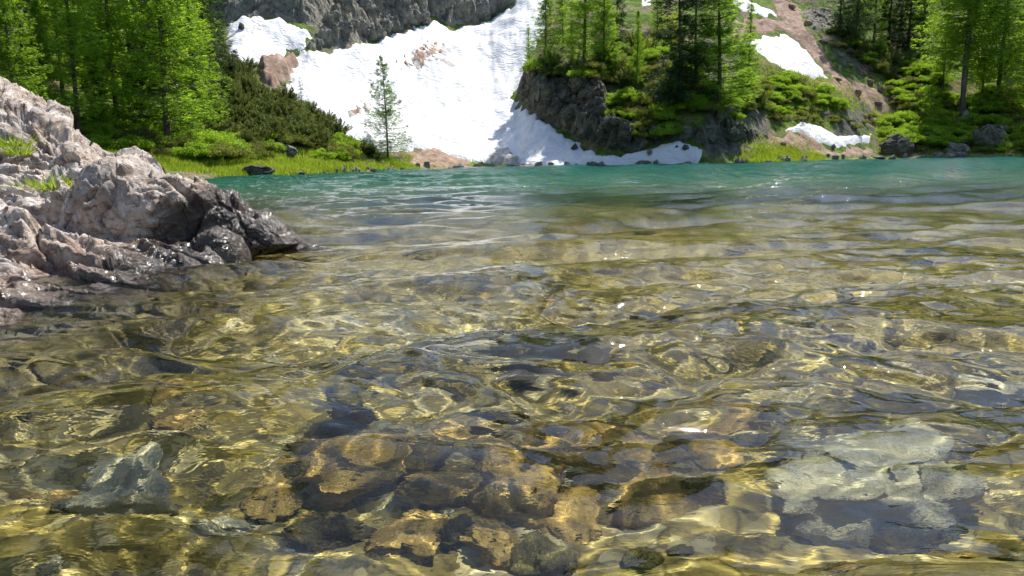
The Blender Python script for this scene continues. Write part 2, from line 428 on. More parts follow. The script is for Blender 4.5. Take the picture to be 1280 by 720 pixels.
def mat_ground():
    n = NT('mountain ground'); p = n.pos(); z = sepz(n, p)
    a = n.noise(.22, 5, .6, p); b = n.noise(1.6, 6, .65, p); f = n.noise(9, 4, .6, p)
    soil = n.ramp(f, [(.3, (.09, .062, .04)), (.5, (.20, .145, .10)), (.7, (.34, .27, .21))])
    grn = n.ramp(b, [(.3, (.03, .055, .010)), (.5, (.09, .15, .02)), (.7, (.18, .26, .035))])
    c = n.mix(n.mr(n.math('ADD', a, n.math('MULTIPLY', b, .5)), .72, .86), grn, soil)
    nz = n.n('ShaderNodeSeparateXYZ', {0: n.n('ShaderNodeNewGeometry').outputs['Normal']}).outputs[2]
    rock = n.ramp(b, [(.3, (.05, .045, .04)), (.55, (.15, .14, .13)), (.75, (.27, .25, .23))])
    c = n.mix(n.mr(nz, .70, .58), c, rock)
    wood = n.ramp(n.noise(.12, 5, .7, p), [(.35, (.012, .022, .008)), (.55, (.03, .05, .016)), (.68, (.16, .155, .14))])  # dark forest tone on unseen upper slopes, added to darken the lake's reflections
    x_, y_ = sepz(n, p, 0), sepz(n, p, 1); q_ = n.math('ADD', n.math('DIVIDE', x_, y_), n.math('MULTIPLY', n.math('SUBTRACT', a, .5), .25))
    gul = n.math('MULTIPLY', n.mr(q_, -.36, -.28), n.mr(q_, .12, .04))
    bare = n.ramp(n.noise(.09, 6, .7, p), [(.36, (.20, .19, .18)), (.48, (.42, .41, .40)), (.52, (.78, .78, .78)), (.7, (.82, .82, .82))])  # pale rock and snow on the unseen gully top, added to brighten reflections
    wood = n.mix(gul, wood, bare)
    c = n.mix(n.mr(z, 22, 34), c, wood)
    # shore mud and sunken stones
    c = n.mix(n.mr(z, .12, -.05), c, n.ramp(f, [(.35, (.05, .045, .03)), (.6, (.20, .18, .13)), (.75, (.36, .34, .28))]))
    return n.done(n.pbr(c, .95, n.bump(n.math('ADD', b, n.math('MULTIPLY', f, .4)), .8, .25), .1))
def mat_snow():
    n = NT('old snow'); p = n.pos()
    sp = n.map(p, (.55, 1.2, 1.2)); a = n.noise(.25, 4, .6, p); rip = n.noise(3.2, 3, .55, sp, .8); f = n.noise(14, 3, .6, p)
    c = n.ramp(a, [(.32, (.57, .58, .60)), (.46, (.70, .70, .71)), (.6, (.76, .755, .75)), (.72, (.60, .57, .53))])
    c = n.mix(n.mr(n.noise(.7, 6, .75, n.map(p, (1, .5, .5))), .58, .70, 0, .55), c, (.42, .34, .26)); c = n.mix(n.mr(f, .62, .78, 0, .25), c, (.45, .38, .31))
    return n.done(n.pbr(c, .6, n.bump(n.math('ADD', rip, n.math('MULTIPLY', f, .2)), .55, .25), .3))
def mat_scree(name='scree', k=1.):
    n = NT(name); p = n.pos(); a = n.noise(1.1, 5, .65, p); v = n.vor(4.5, p, 'F1', 'Color'); g = n.n('ShaderNodeSeparateColor', {0: v}).outputs[0]
    c = n.ramp(a, [(.3, (.17*k, .10*k, .065*k)), (.55, (.33*k, .215*k, .15*k)), (.75, (.45*k, .34*k, .27*k))])
    c = n.mix(.4, c, n.ramp(g, [(0, (.12*k, .08*k, .055*k)), (1, (.50*k, .40*k, .33*k))]))
    return n.done(n.pbr(c, .95, n.bump(n.math('ADD', g, a), .8, .12), .1))
def mat_cliff(name='limestone cliff', k=1., warm=0.):
    n = NT(name); p = n.pos(); w = n.n('ShaderNodeTexNoise', {'Vector': p, 'Scale': .6, 'Detail': 4.}).outputs['Color']
    q = n.mix(.35, p, w, 'ADD')
    a = n.noise(.9, 7, .7, q); st = n.noise(2.4, 6, .7, n.map(q, (1, 1, .8))); ve = n.vor(.9, q, 'DISTANCE_TO_EDGE'); ve2 = n.vor(3.1, q, 'DISTANCE_TO_EDGE')
    c = n.ramp(n.math('MULTIPLY', n.math('ADD', a, st), .5), [(.32, (.045*k, .04*k, .037*k)), (.45, (.13*k, .12*k, (.115-.02*warm)*k)), (.56, (.24*k, .225*k, (.215-.05*warm)*k)), (.7, (.42*k, .40*k, (.385-.08*warm)*k))])
    c = n.mix(n.mr(ve, 0, .04, .35, 0), c, (.02, .018, .015))
    lich = n.noise(1.7, 5, .7, p)
    c = n.mix(n.mr(lich, .6, .7, 0, .6), c, (.06, .07, .02))
    h = n.math('ADD', n.math('ADD', a, st), n.math('ADD', n.math('MINIMUM', ve, .15), n.math('MINIMUM', ve2, .12)))
    return n.done(n.pbr(c, .9, n.bump(h, 1., .35), .15))

M = dict(snow=mat_snow(), scree=mat_scree(), cliff=mat_cliff('limestone cliff', 1.45, .8), dark_cliff=mat_cliff('dark cliff rock', .85, 1.))  # dark_cliff: same rock shader with a darker base colour
def mat_dirty():
    n = NT('gritty old snow'); p = n.pos(); a = n.noise(1.6, 6, .75, p); f = n.noise(9, 4, .7, p)
    c = n.ramp(n.math('ADD', n.math('MULTIPLY', a, .7), n.math('MULTIPLY', f, .3)), [(.36, (.26, .20, .15)), (.47, (.44, .40, .36)), (.6, (.68, .66, .64))])
    return n.done(n.pbr(c, .8, n.bump(a, .6, .2), .15))
M['dirty'] = mat_dirty()
bed, ground = build_ground()
bed.cycles.is_caustics_receiver = True

def snow_fn(th, w=1.5, base=-.25):
    def f(x, y, z, s):
        off = base+(th-base)*sst(-.25, .35, s)*.55+(th-base)*.45*sst(0, w*2, s)
        off = off+(.16*fbm(x/4, y/4, seed=61, o=3)+.07*fbm(x/1.3, y/1.0, seed=62, o=2))*sst(0, 2, s)
        return 0*x, 0*x, np.where(s < -.3, -.4, off)
    return f
def scree_fn(th=.06):
    def f(x, y, z, s):
        f1, e, v = cells(x*2.3, y*2.3, seed=5)
        return 0*x, 0*x, np.where(s < -.1, -.2, -.1+(th+.1)*sst(-.1, .4, s)+.10*v*sst(.1, .6, e)*sst(0, .5, s)+.05*fbm(x*1.3, y*1.3, seed=8))
    return f
def cliff_fn(th, fr=.45, seed=1, up=.75, w=1.6):
    def f(x, y, z, s):
        r = np.hypot(x, y); ux, uy = x/r, y/r
        q = x*1.0+.4*z; zz = z*1.5
        qx = q+.5*fbm(x*.5, z*.5, seed=seed+3, o=2); qz = zz+.5*fbm(x*.5+9, z*.5, seed=seed+4, o=2)
        f1, e, v = cells(qx*fr, y*fr*.7, qz*fr, seed=seed); g1, g, u = cells(qx*fr*2.7, y*fr*2, qz*fr*2.7, seed=seed+1)
        h1, ee, uu = cells(qx*fr*6, y*fr*5, qz*fr*6, seed=seed+7)
        o = .45+.65*v-.15*sst(.12, 0, e)+.18*u-.06*sst(.10, 0, g)+.05*uu+.07*ridged(x*.6, y*.6, z*.9, seed=seed+2, o=3)
        o = o*th*sst(0, w, s)+.1*sst(-.1, .2, s)-.15
        o = np.where(s < -.1, -.35, o)
        # lean outwards at the foot of each step
        return -ux*o*(1-up), -uy*o*(1-up), o*up
    return f
def S(o, **k): return tag(o, kind='structure')
# snow of the big gully and its outliers
S(patch('snow', [(352,118),(375,62),(420,64),(480,48),(545,22),(560,38),(600,30),(640,8),(652,-14),(690,-14),(680,40),(664,70),(657,90),(640,122),(700,165),(770,203),(850,190),(880,186),(872,203),(700,207),(628,206),(600,204),(560,196),(520,186),(478,196),(440,180),(405,148),(370,125)], snow_fn(.5), M['snow'], dr=.004))
S(patch('snow', [(284,30),(305,20),(345,22),(385,38),(392,50),(378,66),(352,72),(330,80),(300,84),(283,62)], snow_fn(.4), M['snow']))
S(patch('snow', [(930,50),(958,44),(985,42),(1008,62),(1020,78),(1038,98),(1020,99),(990,92),(965,80),(948,66)], snow_fn(.35), M['snow']))
S(patch('snow', [(905,-12),(930,-12),(938,2),(968,12),(972,22),(945,20),(920,12)], snow_fn(.3), M['snow']))
S(patch('snow', [(970,168),(1002,150),(1022,156),(1042,166),(1092,168),(1088,179),(1048,187),(1020,179),(1000,167)], snow_fn(.42), M['snow'], edge=.08))
S(patch('snow', [(725,196),(760,200),(800,192),(830,184),(850,180),(878,188),(874,205),(725,208)], snow_fn(1.0), M['snow'], edge=.15))
S(patch('snow', [(796,-8),(815,-8),(812,6),(800,8)], snow_fn(.3), M['snow']))
# bare rubble
S(patch('scree', [(322,78),(375,72),(372,88),(350,112),(330,104)], scree_fn(.55), M['scree']))
S(patch('scree', [(432,146),(458,136),(468,142),(455,156),(436,156)], scree_fn(.6), M['scree'], edge=.2))
S(patch('scree', [(498,92),(520,70),(548,60),(556,74),(535,88),(515,100)], scree_fn(.55), mat_scree('meltout grit', 1.15), edge=.9, efreq=2.6))
S(patch('scree', [(508,190),(540,184),(590,204),(600,210),(510,212)], scree_fn(.15), M['scree'], edge=.2))
S(patch('scree', [(608,200),(612,188),(640,192),(652,206),(620,208)], scree_fn(.47), M['dirty'], edge=.25))
S(patch('scree', [(512,209),(700,205),(880,203),(1000,199),(1098,195),(1098,199),(880,208),(700,211),(512,214)], scree_fn(.06), M['scree'], edge=.1))
S(patch('scree', [(960,-10),(1000,8),(1010,40),(1030,60),(1045,90),(1110,118),(1120,138),(1095,140),(1060,122),(1010,104),(1040,100),(1020,76),(985,40),(930,44),(925,60),(905,30),(935,20),(975,24)], scree_fn(.12), M['scree']))
S(patch('scree', [(955,178),(985,162),(1005,165),(1040,188),(1085,180),(1096,196),(1040,198),(1000,190)], scree_fn(.08), M['scree']))
S(patch('dirty_snow', [(500,100),(508,78),(530,62),(558,58),(572,80),(578,112),(566,122),(556,96),(540,90),(520,102)], scree_fn(.50), M['dirty'], edge=.9, efreq=1.9))
S(patch('dirty_snow', [(560,112),(568,110),(574,128),(566,130)], scree_fn(.52), M['dirty'], edge=.5, efreq=2))
S(patch('dirty_snow', [(596,96),(602,98),(606,116),(600,112)], scree_fn(.52), M['dirty'], edge=.5, efreq=2))
S(patch('dirty_snow', [(430,150),(442,138),(470,136),(466,152),(448,158)], scree_fn(.52), M['dirty'], edge=.6, efreq=2))
# rock faces
def cliff(poly, th, label, name='rock_cliff', m='cliff', **k):
    kk = {q: k.pop(q) for q in ('fr', 'seed', 'up', 'w') if q in k}
    return tag(patch(name, poly, cliff_fn(th, **kk), M[m], smooth=False, daz=.045, dr=.0017, edge=.3, **k), label, 'cliff')
cliff([(255,-20),(420,-20),(440,10),(400,40),(385,36),(345,22),(300,22),(282,36),(262,22)], 1.6, 'grey rock wall above the small snow patch behind the left wood', seed=11)
cliff([(380,64),(398,30),(430,-20),(660,-20),(640,6),(600,28),(565,34),(545,20),(500,42),(450,56),(420,64)], 2.2, 'long grey rock ledge forming the upper rim of the big snowfield', seed=12, fr=.55)
cliff([(642,118),(652,96),(690,88),(740,92),(762,108),(768,148),(800,170),(850,162),(900,150),(940,160),(960,172),(940,180),(890,184),(850,176),(800,186),(765,190),(720,174),(690,156),(655,135)], 2.0, 'dark shaded rock buttress between the snowfield and the lake shore', 'rock_buttress', 'dark_cliff', seed=13, fr=.6, up=.45, w=.8)
cliff([(955,154),(985,140),(1030,136),(1075,142),(1092,158),(1050,158),(1020,147),(1000,141),(975,156),(960,166)], .7, 'low grey rock band above the thin strip of snow on the right', 'rock_band', 'dark_cliff', seed=14, fr=.9)
cliff([(1100,185),(1105,165),(1135,160),(1160,178),(1165,192),(1110,196)], .9, 'dark rock outcrop at the water edge under bright green bushes', 'rock_outcrop', 'dark_cliff', seed=15, fr=.9)
cliff([(830,60),(850,80),(845,110),(810,120),(800,100)], 1.0, 'small rock face among shrubs on the wooded spur', 'rock_outcrop', seed=16, fr=.9)
cliff([(1000,10),(1040,5),(1050,30),(1015,45)], .8, 'grey rock outcrop beside the rubble chute near the top', 'rock_outcrop', seed=17, fr=.9)
# ------------------------------------------------------------------ vegetation
def mat_leaf(name, dark, mid, light, trans=.45, freq=.9, jit=.25):
    n = NT(name); o = n.obj(); oi = n.n('ShaderNodeObjectInfo').outputs['Random']
    p = n.pos()
    a = n.noise(freq, 3, .6, p); f = n.noise(6, 2, .6, p)
    v = n.math('ADD', n.math('ADD', a, n.math('MULTIPLY', n.math('SUBTRACT', f, .5), .5)), n.math('MULTIPLY', n.math('SUBTRACT', oi, .5), jit))
    c = n.ramp(v, [(.34, dark), (.5, mid), (.68, light)])
    d = n.n('ShaderNodeBsdfPrincipled'); n.set(d.inputs['Base Color'], c); d.inputs['Roughness'].default_value = .6; d.inputs['Specular IOR Level'].default_value = .25
    t = n.n('ShaderNodeBsdfTranslucent'); n.set(t.inputs['Color'], n.mix(.6, c, (light[0]*1.5, light[1]*1.4, light[2]*.8)))
    return n.done(n.n('ShaderNodeMixShader', {0: trans, 1: d.outputs[0], 2: t.outputs[0]}).outputs[0])
def mat_bark():
    n = NT('bark'); o = n.obj(); f = n.noise(7, 5, .7, n.map(o, (1, 1, .25)))
    c = n.ramp(f, [(.3, (.035, .026, .018)), (.55, (.13, .105, .085)), (.75, (.24, .21, .18))])
    return n.done(n.pbr(c, .9, n.bump(f, .8, .05), .1))
M.update(larch=mat_leaf('larch needles', (.07, .16, .012), (.16, .31, .022), (.30, .47, .05), .6),
         spruce=mat_leaf('spruce needles', (.014, .036, .012), (.032, .075, .02), (.07, .13, .03), .3),
         pine=mat_leaf('dwarf pine needles', (.035, .055, .016), (.085, .12, .032), (.17, .21, .055), .38),
         shrub=mat_leaf('shrub leaves', (.08, .17, .012), (.18, .33, .02), (.32, .48, .04), .5),
         olive=mat_leaf('olive shrub leaves', (.05, .075, .016), (.13, .165, .03), (.25, .28, .055), .4),
         pale=mat_leaf('pale larch needles', (.08, .14, .07), (.15, .24, .11), (.22, .33, .15), .5),
         grass=mat_leaf('grass blades', (.10, .18, .012), (.20, .34, .02), (.36, .44, .06), .45, .5, 0), bark=mat_bark())

def unit(v): return v/np.maximum(np.linalg.norm(v, axis=-1, keepdims=True), 1e-9)
def tris(C, dirs, L, W, rng):
    """a slim triangle at each point C along dirs"""
    side = unit(np.cross(dirs, rng.normal(size=dirs.shape)))
    a = C-dirs*L[:, None]*.5-side*W[:, None]*.5; b = C-dirs*L[:, None]*.5+side*W[:, None]*.5; c = C+dirs*L[:, None]*.5
    V = np.stack([a, b, c], 1).reshape(-1, 3); return V, np.arange(len(V)).reshape(-1, 3)
def tube(path, rad, n=6):
    path = np.asarray(path, float); k = len(path); t = unit(np.gradient(path, axis=0))
    ref = np.array([0, 0, 1.]) if abs(t[0][2]) < .8 else np.array([1., 0, 0])
    u = unit(np.cross(t, ref)); v = np.cross(t, u); a = np.linspace(0, 2*np.pi, n, endpoint=False)
    V = path[:, None]+rad[:, None, None]*(u[:, None]*np.cos(a)[None, :, None]+v[:, None]*np.sin(a)[None, :, None])
    i, j = np.meshgrid(np.arange(k-1), np.arange(n), indexing='ij'); j2 = (j+1) % n
    F = np.stack([i*n+j, i*n+j2, (i+1)*n+j2, (i+1)*n+j], -1).reshape(-1, 4)
    return V.reshape(-1, 3), F
class MBld:
    def __init__(s): s.V = []; s.F = {3: [], 4: []}; s.n = 0
    def add(s, V, F): s.V.append(V); s.F[F.shape[1]].append(F+s.n); s.n += len(V)
    def build(s, name, mat, parent=None, smooth=True):
        return mesh_np(name, np.vstack(s.V), [np.vstack(f) for f in s.F.values() if f], mat, smooth, parent)

def conifer(name, seed, h=9., w=1.9, base=.08, nb=120, tufts=46, mat='larch', droop=.0, tip=.18, gap=.15, trunks=1, slim=.75, size=.17, lean=0., dead=0):
    """one conifer: an Empty at its foot over a trunk (with limbs) and a crown of needle tufts"""
    rng = np.random.default_rng(seed); root = empty(name); tr = MBld(); cr = MBld()
    for q in range(trunks):
        off = np.array([(q-(trunks-1)/2)*.55, q*.12, 0]) if trunks > 1 else np.zeros(3); hh = h*(1-.08*q)
        zs = np.linspace(0, 1, 14); bend = np.stack([.06*np.sin(zs*4+q+seed)+lean*zs+(off[0]*.8*np.minimum(zs*6, 1)), .05*np.cos(zs*3+seed)-.05, zs*hh], -1)
        bend[:, 1] += off[1]; bend[:, 0] += off[0]*.25
        tr.add(*tube(bend, h*.0095*(1-zs)**.8*(1+.6*np.exp(-zs*30))+.006, 8))
        f = np.sort(base+(1-base)*rng.random(nb)**.92*.985)
        ang = np.arange(nb)*2.39996+rng.normal(0, .35, nb)
        sect = 1+gap*1.2*perlin(ang*.9, f*7, seed=seed)      # uneven outline
        for i in range(nb):
            if rng.random() < gap*.35: continue
            g = (f[i]-base)/(1-base); env = min(1, (g+.05)*9)**.7*(1-g)**slim
            L = w*env*(.55+.6*rng.random())*sect[i]*(1.25 if rng.random() < .1 else 1)+.10
            p0 = np.array([np.interp(f[i], zs, bend[:, 0]), np.interp(f[i], zs, bend[:, 1]), f[i]*hh])
            d = np.array([math.cos(ang[i]), math.sin(ang[i]), 0]); s = np.linspace(0, 1, 6)[:, None]
            dr = droop+rng.normal(0, .08)+.25*g
            path = p0+d*s*L+np.array([0, 0, 1.])*(dr*s+tip*s*s-.02)*L
            tr.add(*tube(path, (.004+.010*L)*(1-s[:, 0]*.85), 3))
            n = max(5, int(tufts*(.25+L/w))); t = rng.random(n)**.65*.97+.03
            c = p0+d*t[:, None]*L+np.array([0, 0, 1.])*((dr*t+tip*t*t)[:, None])*L
            lat = np.cross(d, [0, 0, 1.]); sp = (1.1-t)*.22*L*np.minimum(1, t*4)
            c = c+lat*(rng.uniform(-1, 1, n)*sp)[:, None]+np.array([0, 0, 1.])*(-np.abs(rng.normal(0, .11*L+.04, n))+.05)[:, None]
            m = 3; C = np.repeat(c, m, 0)+rng.normal(0, size*.22, (n*m, 3))*np.array([1, 1, .6])
            dd = unit(d*.8+lat*rng.normal(0, .7, (n*m, 1))+rng.normal(0, .32, (n*m, 3))+np.array([0, 0, -.1]))
            Ls = size*rng.uniform(.6, 1.35, n*m); cr.add(*tris(C, dd, Ls, Ls*.20, rng))
    a = tr.build('trunk', M['bark'], root); b = cr.build('crown', M[mat], root, False)
    KIDS[root.name] = [a, b]; return root
def bush(name, seed, r=.9, h=.8, n=2600, mat='shrub', leaf=.11, clumps=26, brush=False):
    """a low shrub: stems and leaves or needle brushes; one Empty over two parts"""
    rng = np.random.default_rng(seed); root = empty(name); st = MBld(); lf = MBld()
    for k in range(clumps):
        a = rng.random()*6.283; q = math.sqrt(rng.random()); ex = np.array([math.cos(a)*q*r, math.sin(a)*q*r, h*(1-.55*q*q)*rng.uniform(.6, 1.1)])
        s = np.linspace(0, 1, 5)[:, None]
        path = ex*np.array([1, 1, 0])*s**1.2*(1 if not brush else 1)+np.array([0, 0, 1.])*ex[2]*s**.8
        st.add(*tube(path, (.016*(1-s[:, 0]*.8)), 3))
        m = n//clumps
        if brush:
            t = .25+.75*rng.random(m); c = np.stack([np.interp(t, s[:, 0], path[:, j]) for j in range(3)], -1)+rng.normal(0, .035*r, (m, 3))
            dd = unit(rng.normal(0, .6, (m, 3))+np.array([ex[0]*.5, ex[1]*.5, .9]))
            Ls = leaf*rng.uniform(.7, 1.3, m)
            lf.add(*tris(c, dd, Ls, Ls*.22, rng))
        else:
            rc = r*rng.uniform(.18, .34); u = unit(rng.normal(size=(m, 3))); u[:, 2] = u[:, 2]*.8+.12
            c = path[-1]*np.array([1, 1, .85])+u*rc*(rng.random((m, 1))**.4)*np.array([1, 1, .75])
            c[:, 2] = np.maximum(c[:, 2], .02)
            dd = unit(u*.4+rng.normal(0, .7, (m, 3))); Ls = leaf*rng.uniform(.6, 1.3, m)
            lf.add(*tris(c, dd, Ls, Ls*.6, rng))
    a = st.build('stems', M['bark'], root); b = lf.build('foliage', M[mat], root, False)
    KIDS[root.name] = [a, b]; return root

PROTO = {}
def kind(key, fn):
    if key not in PROTO: PROTO[key] = [fn(i) for i in range(3)]
    return PROTO[key]
MAKE = dict(
    larch=(3, lambda i: conifer('larch_tree', 100+i, 9, 1.65, .07, 220, 54, 'larch', -.08, .16, .25, size=.14)),
    slimlarch=(2, lambda i: conifer('larch_tree', 120+i, 9, 1.25, .10, 170, 36, 'larch', -.08, .18, .4, size=.15)),
    spruce=(3, lambda i: conifer('spruce_tree', 140+i, 9, 1.7, .04, 150, 44, 'spruce', -.30, .10, .15, size=.18)),
    pale=(1, lambda i: conifer('larch_tree', 160+i, 6, 1.75, .07, 130, 44, 'pale', -.16, .26, .5, size=.145)),
    palesmall=(1, lambda i: conifer('larch_tree', 165+i, 6, 1.0, .05, 60, 20, 'pale', -.08, .2, .4, size=.14)),
    twin=(1, lambda i: conifer('larch_tree', 170+i, 10, 1.9, .22, 190, 44, 'larch', -.16, .16, .3, trunks=2)),
    young=(3, lambda i: conifer('young_larch', 180+i, 3, 1.0, .03, 60, 26, 'larch', .05, .2, .25, size=.14)),
    shrub=(4, lambda i: bush('shrub', 200+i, .95, .6+.15*i, 6500, 'shrub', .075, 40)),
    olive=(3, lambda i: bush('shrub', 220+i, .95, .55+.15*i, 5500, 'olive', .07, 38)),
    dwarf=(3, lambda i: bush('dwarf_pine', 240+i, 1.05, 1.5, 4200, 'pine', .17, 46, True)),
)
USED = {}; HH = {}
def put(kindkey, px, py, size=None, top=None, label=None, cat='tree', group=None, rz=None, sx=1., lift=-.06):
    """one plant rooted where the terrain is seen at (px, py); top: the pixel row its tip reaches, or size: its height or radius factor"""
    cnt, fn = MAKE[kindkey]
    if kindkey not in PROTO: PROTO[kindkey] = [None]*cnt; USED[kindkey] = 0
    i = USED[kindkey] % cnt; USED[kindkey] += 1
    first = PROTO[kindkey][i] is None
    if first: PROTO[kindkey][i] = fn(i); o = PROTO[kindkey][i]; HH[(kindkey, i)] = max(v.co.z for v in KIDS[o.name][1].data.vertices)
    else: o = copy_tree(PROTO[kindkey][i])
    p, R = at(px, py)
    hh = HH[(kindkey, i)]
    s = (py-top)/950*math.hypot(p[0], p[1])*1.0/hh/math.cos(math.atan(px_az(px))) if top is not None else size
    if top is not None: s = (py-top)/FPX*p[1]/hh
    o.location = (p[0], p[1], p[2]+lift); o.rotation_euler = (0, 0, random.uniform(0, 6.283) if rz is None else rz); o.scale = (s*sx, s*sx, s)
    for k in ('label', 'category', 'group'):
        if k in o.keys(): del o[k]
    return tag(o, label, cat, group)
# ------------------------------------------------------------------ single trees
ONE = [
 # kind, px, base row, tip row, label
 ('pale', 483, 199, 74, 'slender pale larch standing alone at the shore in front of the big snowfield'),
 ('palesmall', 378, 150, 97, 'small pale larch tip poking above the dwarf pines against the snow'),
 ('palesmall', 283, 100, 34, 'small conifer beside the small snow patch under the grey rock wall'),
 ('larch', 212, 186, -170, 'tallest bright green larch at the right front of the left wood'),
 ('larch', 58, 152, 8, 'light green larch directly behind the highest shore boulder'),
 ('larch', 20, 165, -90, 'light green larch at the far left edge of the wood'),
 ('larch', 100, 172, -120, 'tall larch between the shore boulder and the brownish spruce'),
 ('larch', 150, 168, -150, 'tall larch with the dark spruce at its right foot'),
 ('larch', 250, 168, -30, 'larch at the right end of the left wood next to the dwarf pines'),
 ('young', 237, 178, 118, 'bushy young larch in front of the tallest larch of the left wood'),
 ('spruce', 122, 158, 52, 'short brownish green spruce in front of the left wood'),
 ('spruce', 181, 182, 66, 'dark young spruce growing between the tall larches of the left wood'),
 ('spruce', 262, 140, -60, 'dark slim spruce at the back right end of the left wood'),
 ('slimlarch', 662, 95, 34, 'thin small larch leaning over the snow at the buttress edge'),
 ('larch', 682, 92, -12, 'first larch on the dark rock buttress beside the snow'),
 ('larch', 730, 84, -75, 'tall double crowned larch in the middle of the buttress top'),
 ('larch', 756, 88, -30, 'larch just right of the tall one on the buttress top'),
 ('larch', 715, 78, 30, 'lower larch between two taller ones on the buttress top'),
 ('slimlarch', 797, 112, 18, 'slim larch standing over the shrubs right of the buttress trees'),
 ('young', 770, 100, 62, 'young bright larch at the right rim of the buttress'),
 ('spruce', 848, 135, -95, 'dark tall spruce touching the left side of the big bright larch'),
 ('spruce', 868, 122, -70, 'dark spruce half hidden behind the big bright larch'),
 ('larch', 897, 148, -42, 'big bright larch standing alone low on the wooded spur'),
 ('slimlarch', 934, 126, 6, 'thin larch with a bare lower trunk right of the big bright larch'),
 ('slimlarch', 852, 100, 30, 'short bright larch in front of the dark spruce pair'),
 ('twin', 1203, 144, -150, 'tall twin trunked larch above the bright bushes on the right bank'),
 ('larch', 1247, 128, -110, 'tall larch just right of the twin trunked one'),
 ('larch', 1284, 150, -40, 'larch cut by the right edge of the view'),
 ('larch', 1178, 112, 10, 'mid sized larch behind the left side of the twin trunked one'),
 ('young', 1163, 158, 98, 'young pale larch in the bushes left of the twin trunked larch'),
 ('young', 1100, 74, 28, 'young larch in front of the dark spruces above the rubble chute'),
 ('slimlarch', 1228, 122, 20, 'slim larch between the twin trunked one and its tall neighbour'),
 ('young', 800, 85, 45, 'young larch on the green strip above the spur'),
]
for k, px, by, ty, lab in ONE: put(k, px, by, top=ty, label=lab, sx={897: 1.6, 682: 1.25, 730: 1.3, 756: 1.2, 212: 1.15}.get(px, 1.))
# deeper rows of the woods: trunks and crowns merge in the photograph
def row(kinds, pts, label, group):
    for i, (px, by, ty) in enumerate(pts): put(kinds[i % len(kinds)], px, by, top=ty, label=label, group=group)
row(['larch', 'spruce', 'larch'], [(-5,120,-90),(36,118,-100),(80,126,-110),(112,112,-130),(165,112,-130),(192,118,-60),(235,112,-100),(268,100,-60),(62,96,-120),(138,98,-90),(212,92,-110),(-25,140,-120)],
    'one of the shaded conifers in the deep back rows of the left wood', 'back rows of the left wood')
row(['spruce', 'spruce', 'larch'], [(1050,48,-60),(1070,56,-90),(1092,50,-80),(1112,58,-90),(1134,64,-80),(1152,56,-90),(1072,28,-70),(1125,32,-80)],
    'one of the dark spruces massed above the rubble chute at upper right', 'dark spruces above the rubble chute')
row(['larch', 'spruce'], [(1222,70,-60),(1262,76,-60),(1296,100,-60)],
    'one of the larches crowded behind the twin trunked tree', 'larches behind the twin trunked tree')
row(['larch', 'spruce', 'slimlarch'], [(703,60,-30),(772,50,-50),(822,40,-30)],
    'one of the conifers behind the front trees on top of the buttress', 'conifers behind the buttress front trees')
# ------------------------------------------------------------------ shrubs
def spread(kinds, poly, n, size, label, group, cat='shrub', seed=0, mind=7, sy=.5):
    rng = np.random.default_rng(seed); Q = np.array(poly, float); lo, hi = Q.min(0), Q.max(0); pts = []
    t = 0
    while len(pts) < n and t < n*60:
        t += 1; c = lo+(hi-lo)*rng.random(2)
        if sd_poly(c[None], Q)[0] < 0: continue
        if any(abs(c[0]-p[0]) < mind and abs(c[1]-p[1]) < mind*sy for p in pts): continue
        pts.append(c)
    for i, c in enumerate(sorted(pts, key=lambda c: c[1])):
        put(kinds[i % len(kinds)], c[0], c[1], size=size*rng.uniform(.7, 1.3), label=label, cat=cat, group=group)
spread(['dwarf', 'dwarf', 'olive'], [(268,110),(285,92),(318,98),(345,122),(380,138),(408,150),(430,176),(432,188),(400,192),(330,186),(262,180)], 85, .72, 'one of the dull green dwarf pines in the thicket below the small snow patch', 'dwarf pine thicket', 'dwarf pine', 1, 7)
spread(['shrub', 'shrub', 'olive'], [(112,152),(160,160),(250,184),(300,192),(290,204),(200,196),(112,186)], 42, .8, 'one of the bright green bushes below the left wood behind the boulders', 'bushes below the left wood', seed=2)
spread(['shrub', 'olive', 'shrub'], [(240,182),(330,172),(345,190),(335,200),(290,202),(250,196)], 14, .75, 'one of the leafy bushes around the grey boulder near the left shore', 'bushes round the left shore boulder', seed=3)
spread(['olive', 'shrub'], [(385,178),(430,180),(452,192),(440,202),(395,200)], 14, .75, 'one of the bushes between the dwarf pines and the big snowfield', 'bushes beside the snowfield foot', seed=4)
spread(['dwarf'], [(446,196),(470,194),(475,202),(450,204)], 4, .45, 'one of the small dark bushes at the foot of the lone larch', 'dark bushes by the lone larch', 'dwarf pine', 5)
spread(['olive', 'spruce_bush' if False else 'dwarf', 'shrub'], [(668,88),(780,78),(800,100),(790,112),(720,98),(672,100)], 26, .8, 'one of the low shrubs rooted between the buttress top trees', 'shrubs on the buttress top', seed=6)
spread(['shrub', 'olive'], [(765,110),(800,120),(835,150),(840,172),(790,178),(770,150),(762,128)], 22, .85, 'one of the yellow green bushes hanging on the right half of the buttress', 'bushes on the buttress face', seed=7)
spread(['olive', 'dwarf', 'shrub'], [(790,60),(850,40),(870,110),(950,120),(950,145),(880,155),(840,130),(795,100)], 42, .85, 'one of the shrubs around the big bright larch on the wooded spur', 'shrubs on the wooded spur', seed=8)
spread(['shrub', 'shrub', 'olive'], [(915,108),(975,98),(1020,110),(1045,126),(1055,140),(1030,142),(950,148),(918,135)], 42, .7, 'one of the bushes in the green belt below the upper snow patch', 'bushes below the upper snow patch', seed=9)
spread(['olive', 'shrub', 'dwarf'], [(1045,40),(1100,66),(1150,78),(1165,96),(1110,100),(1075,80),(1045,58)], 28, .85, 'one of the olive shrubs beside the rubble chute below the dark spruces', 'shrubs beside the rubble chute', seed=10)
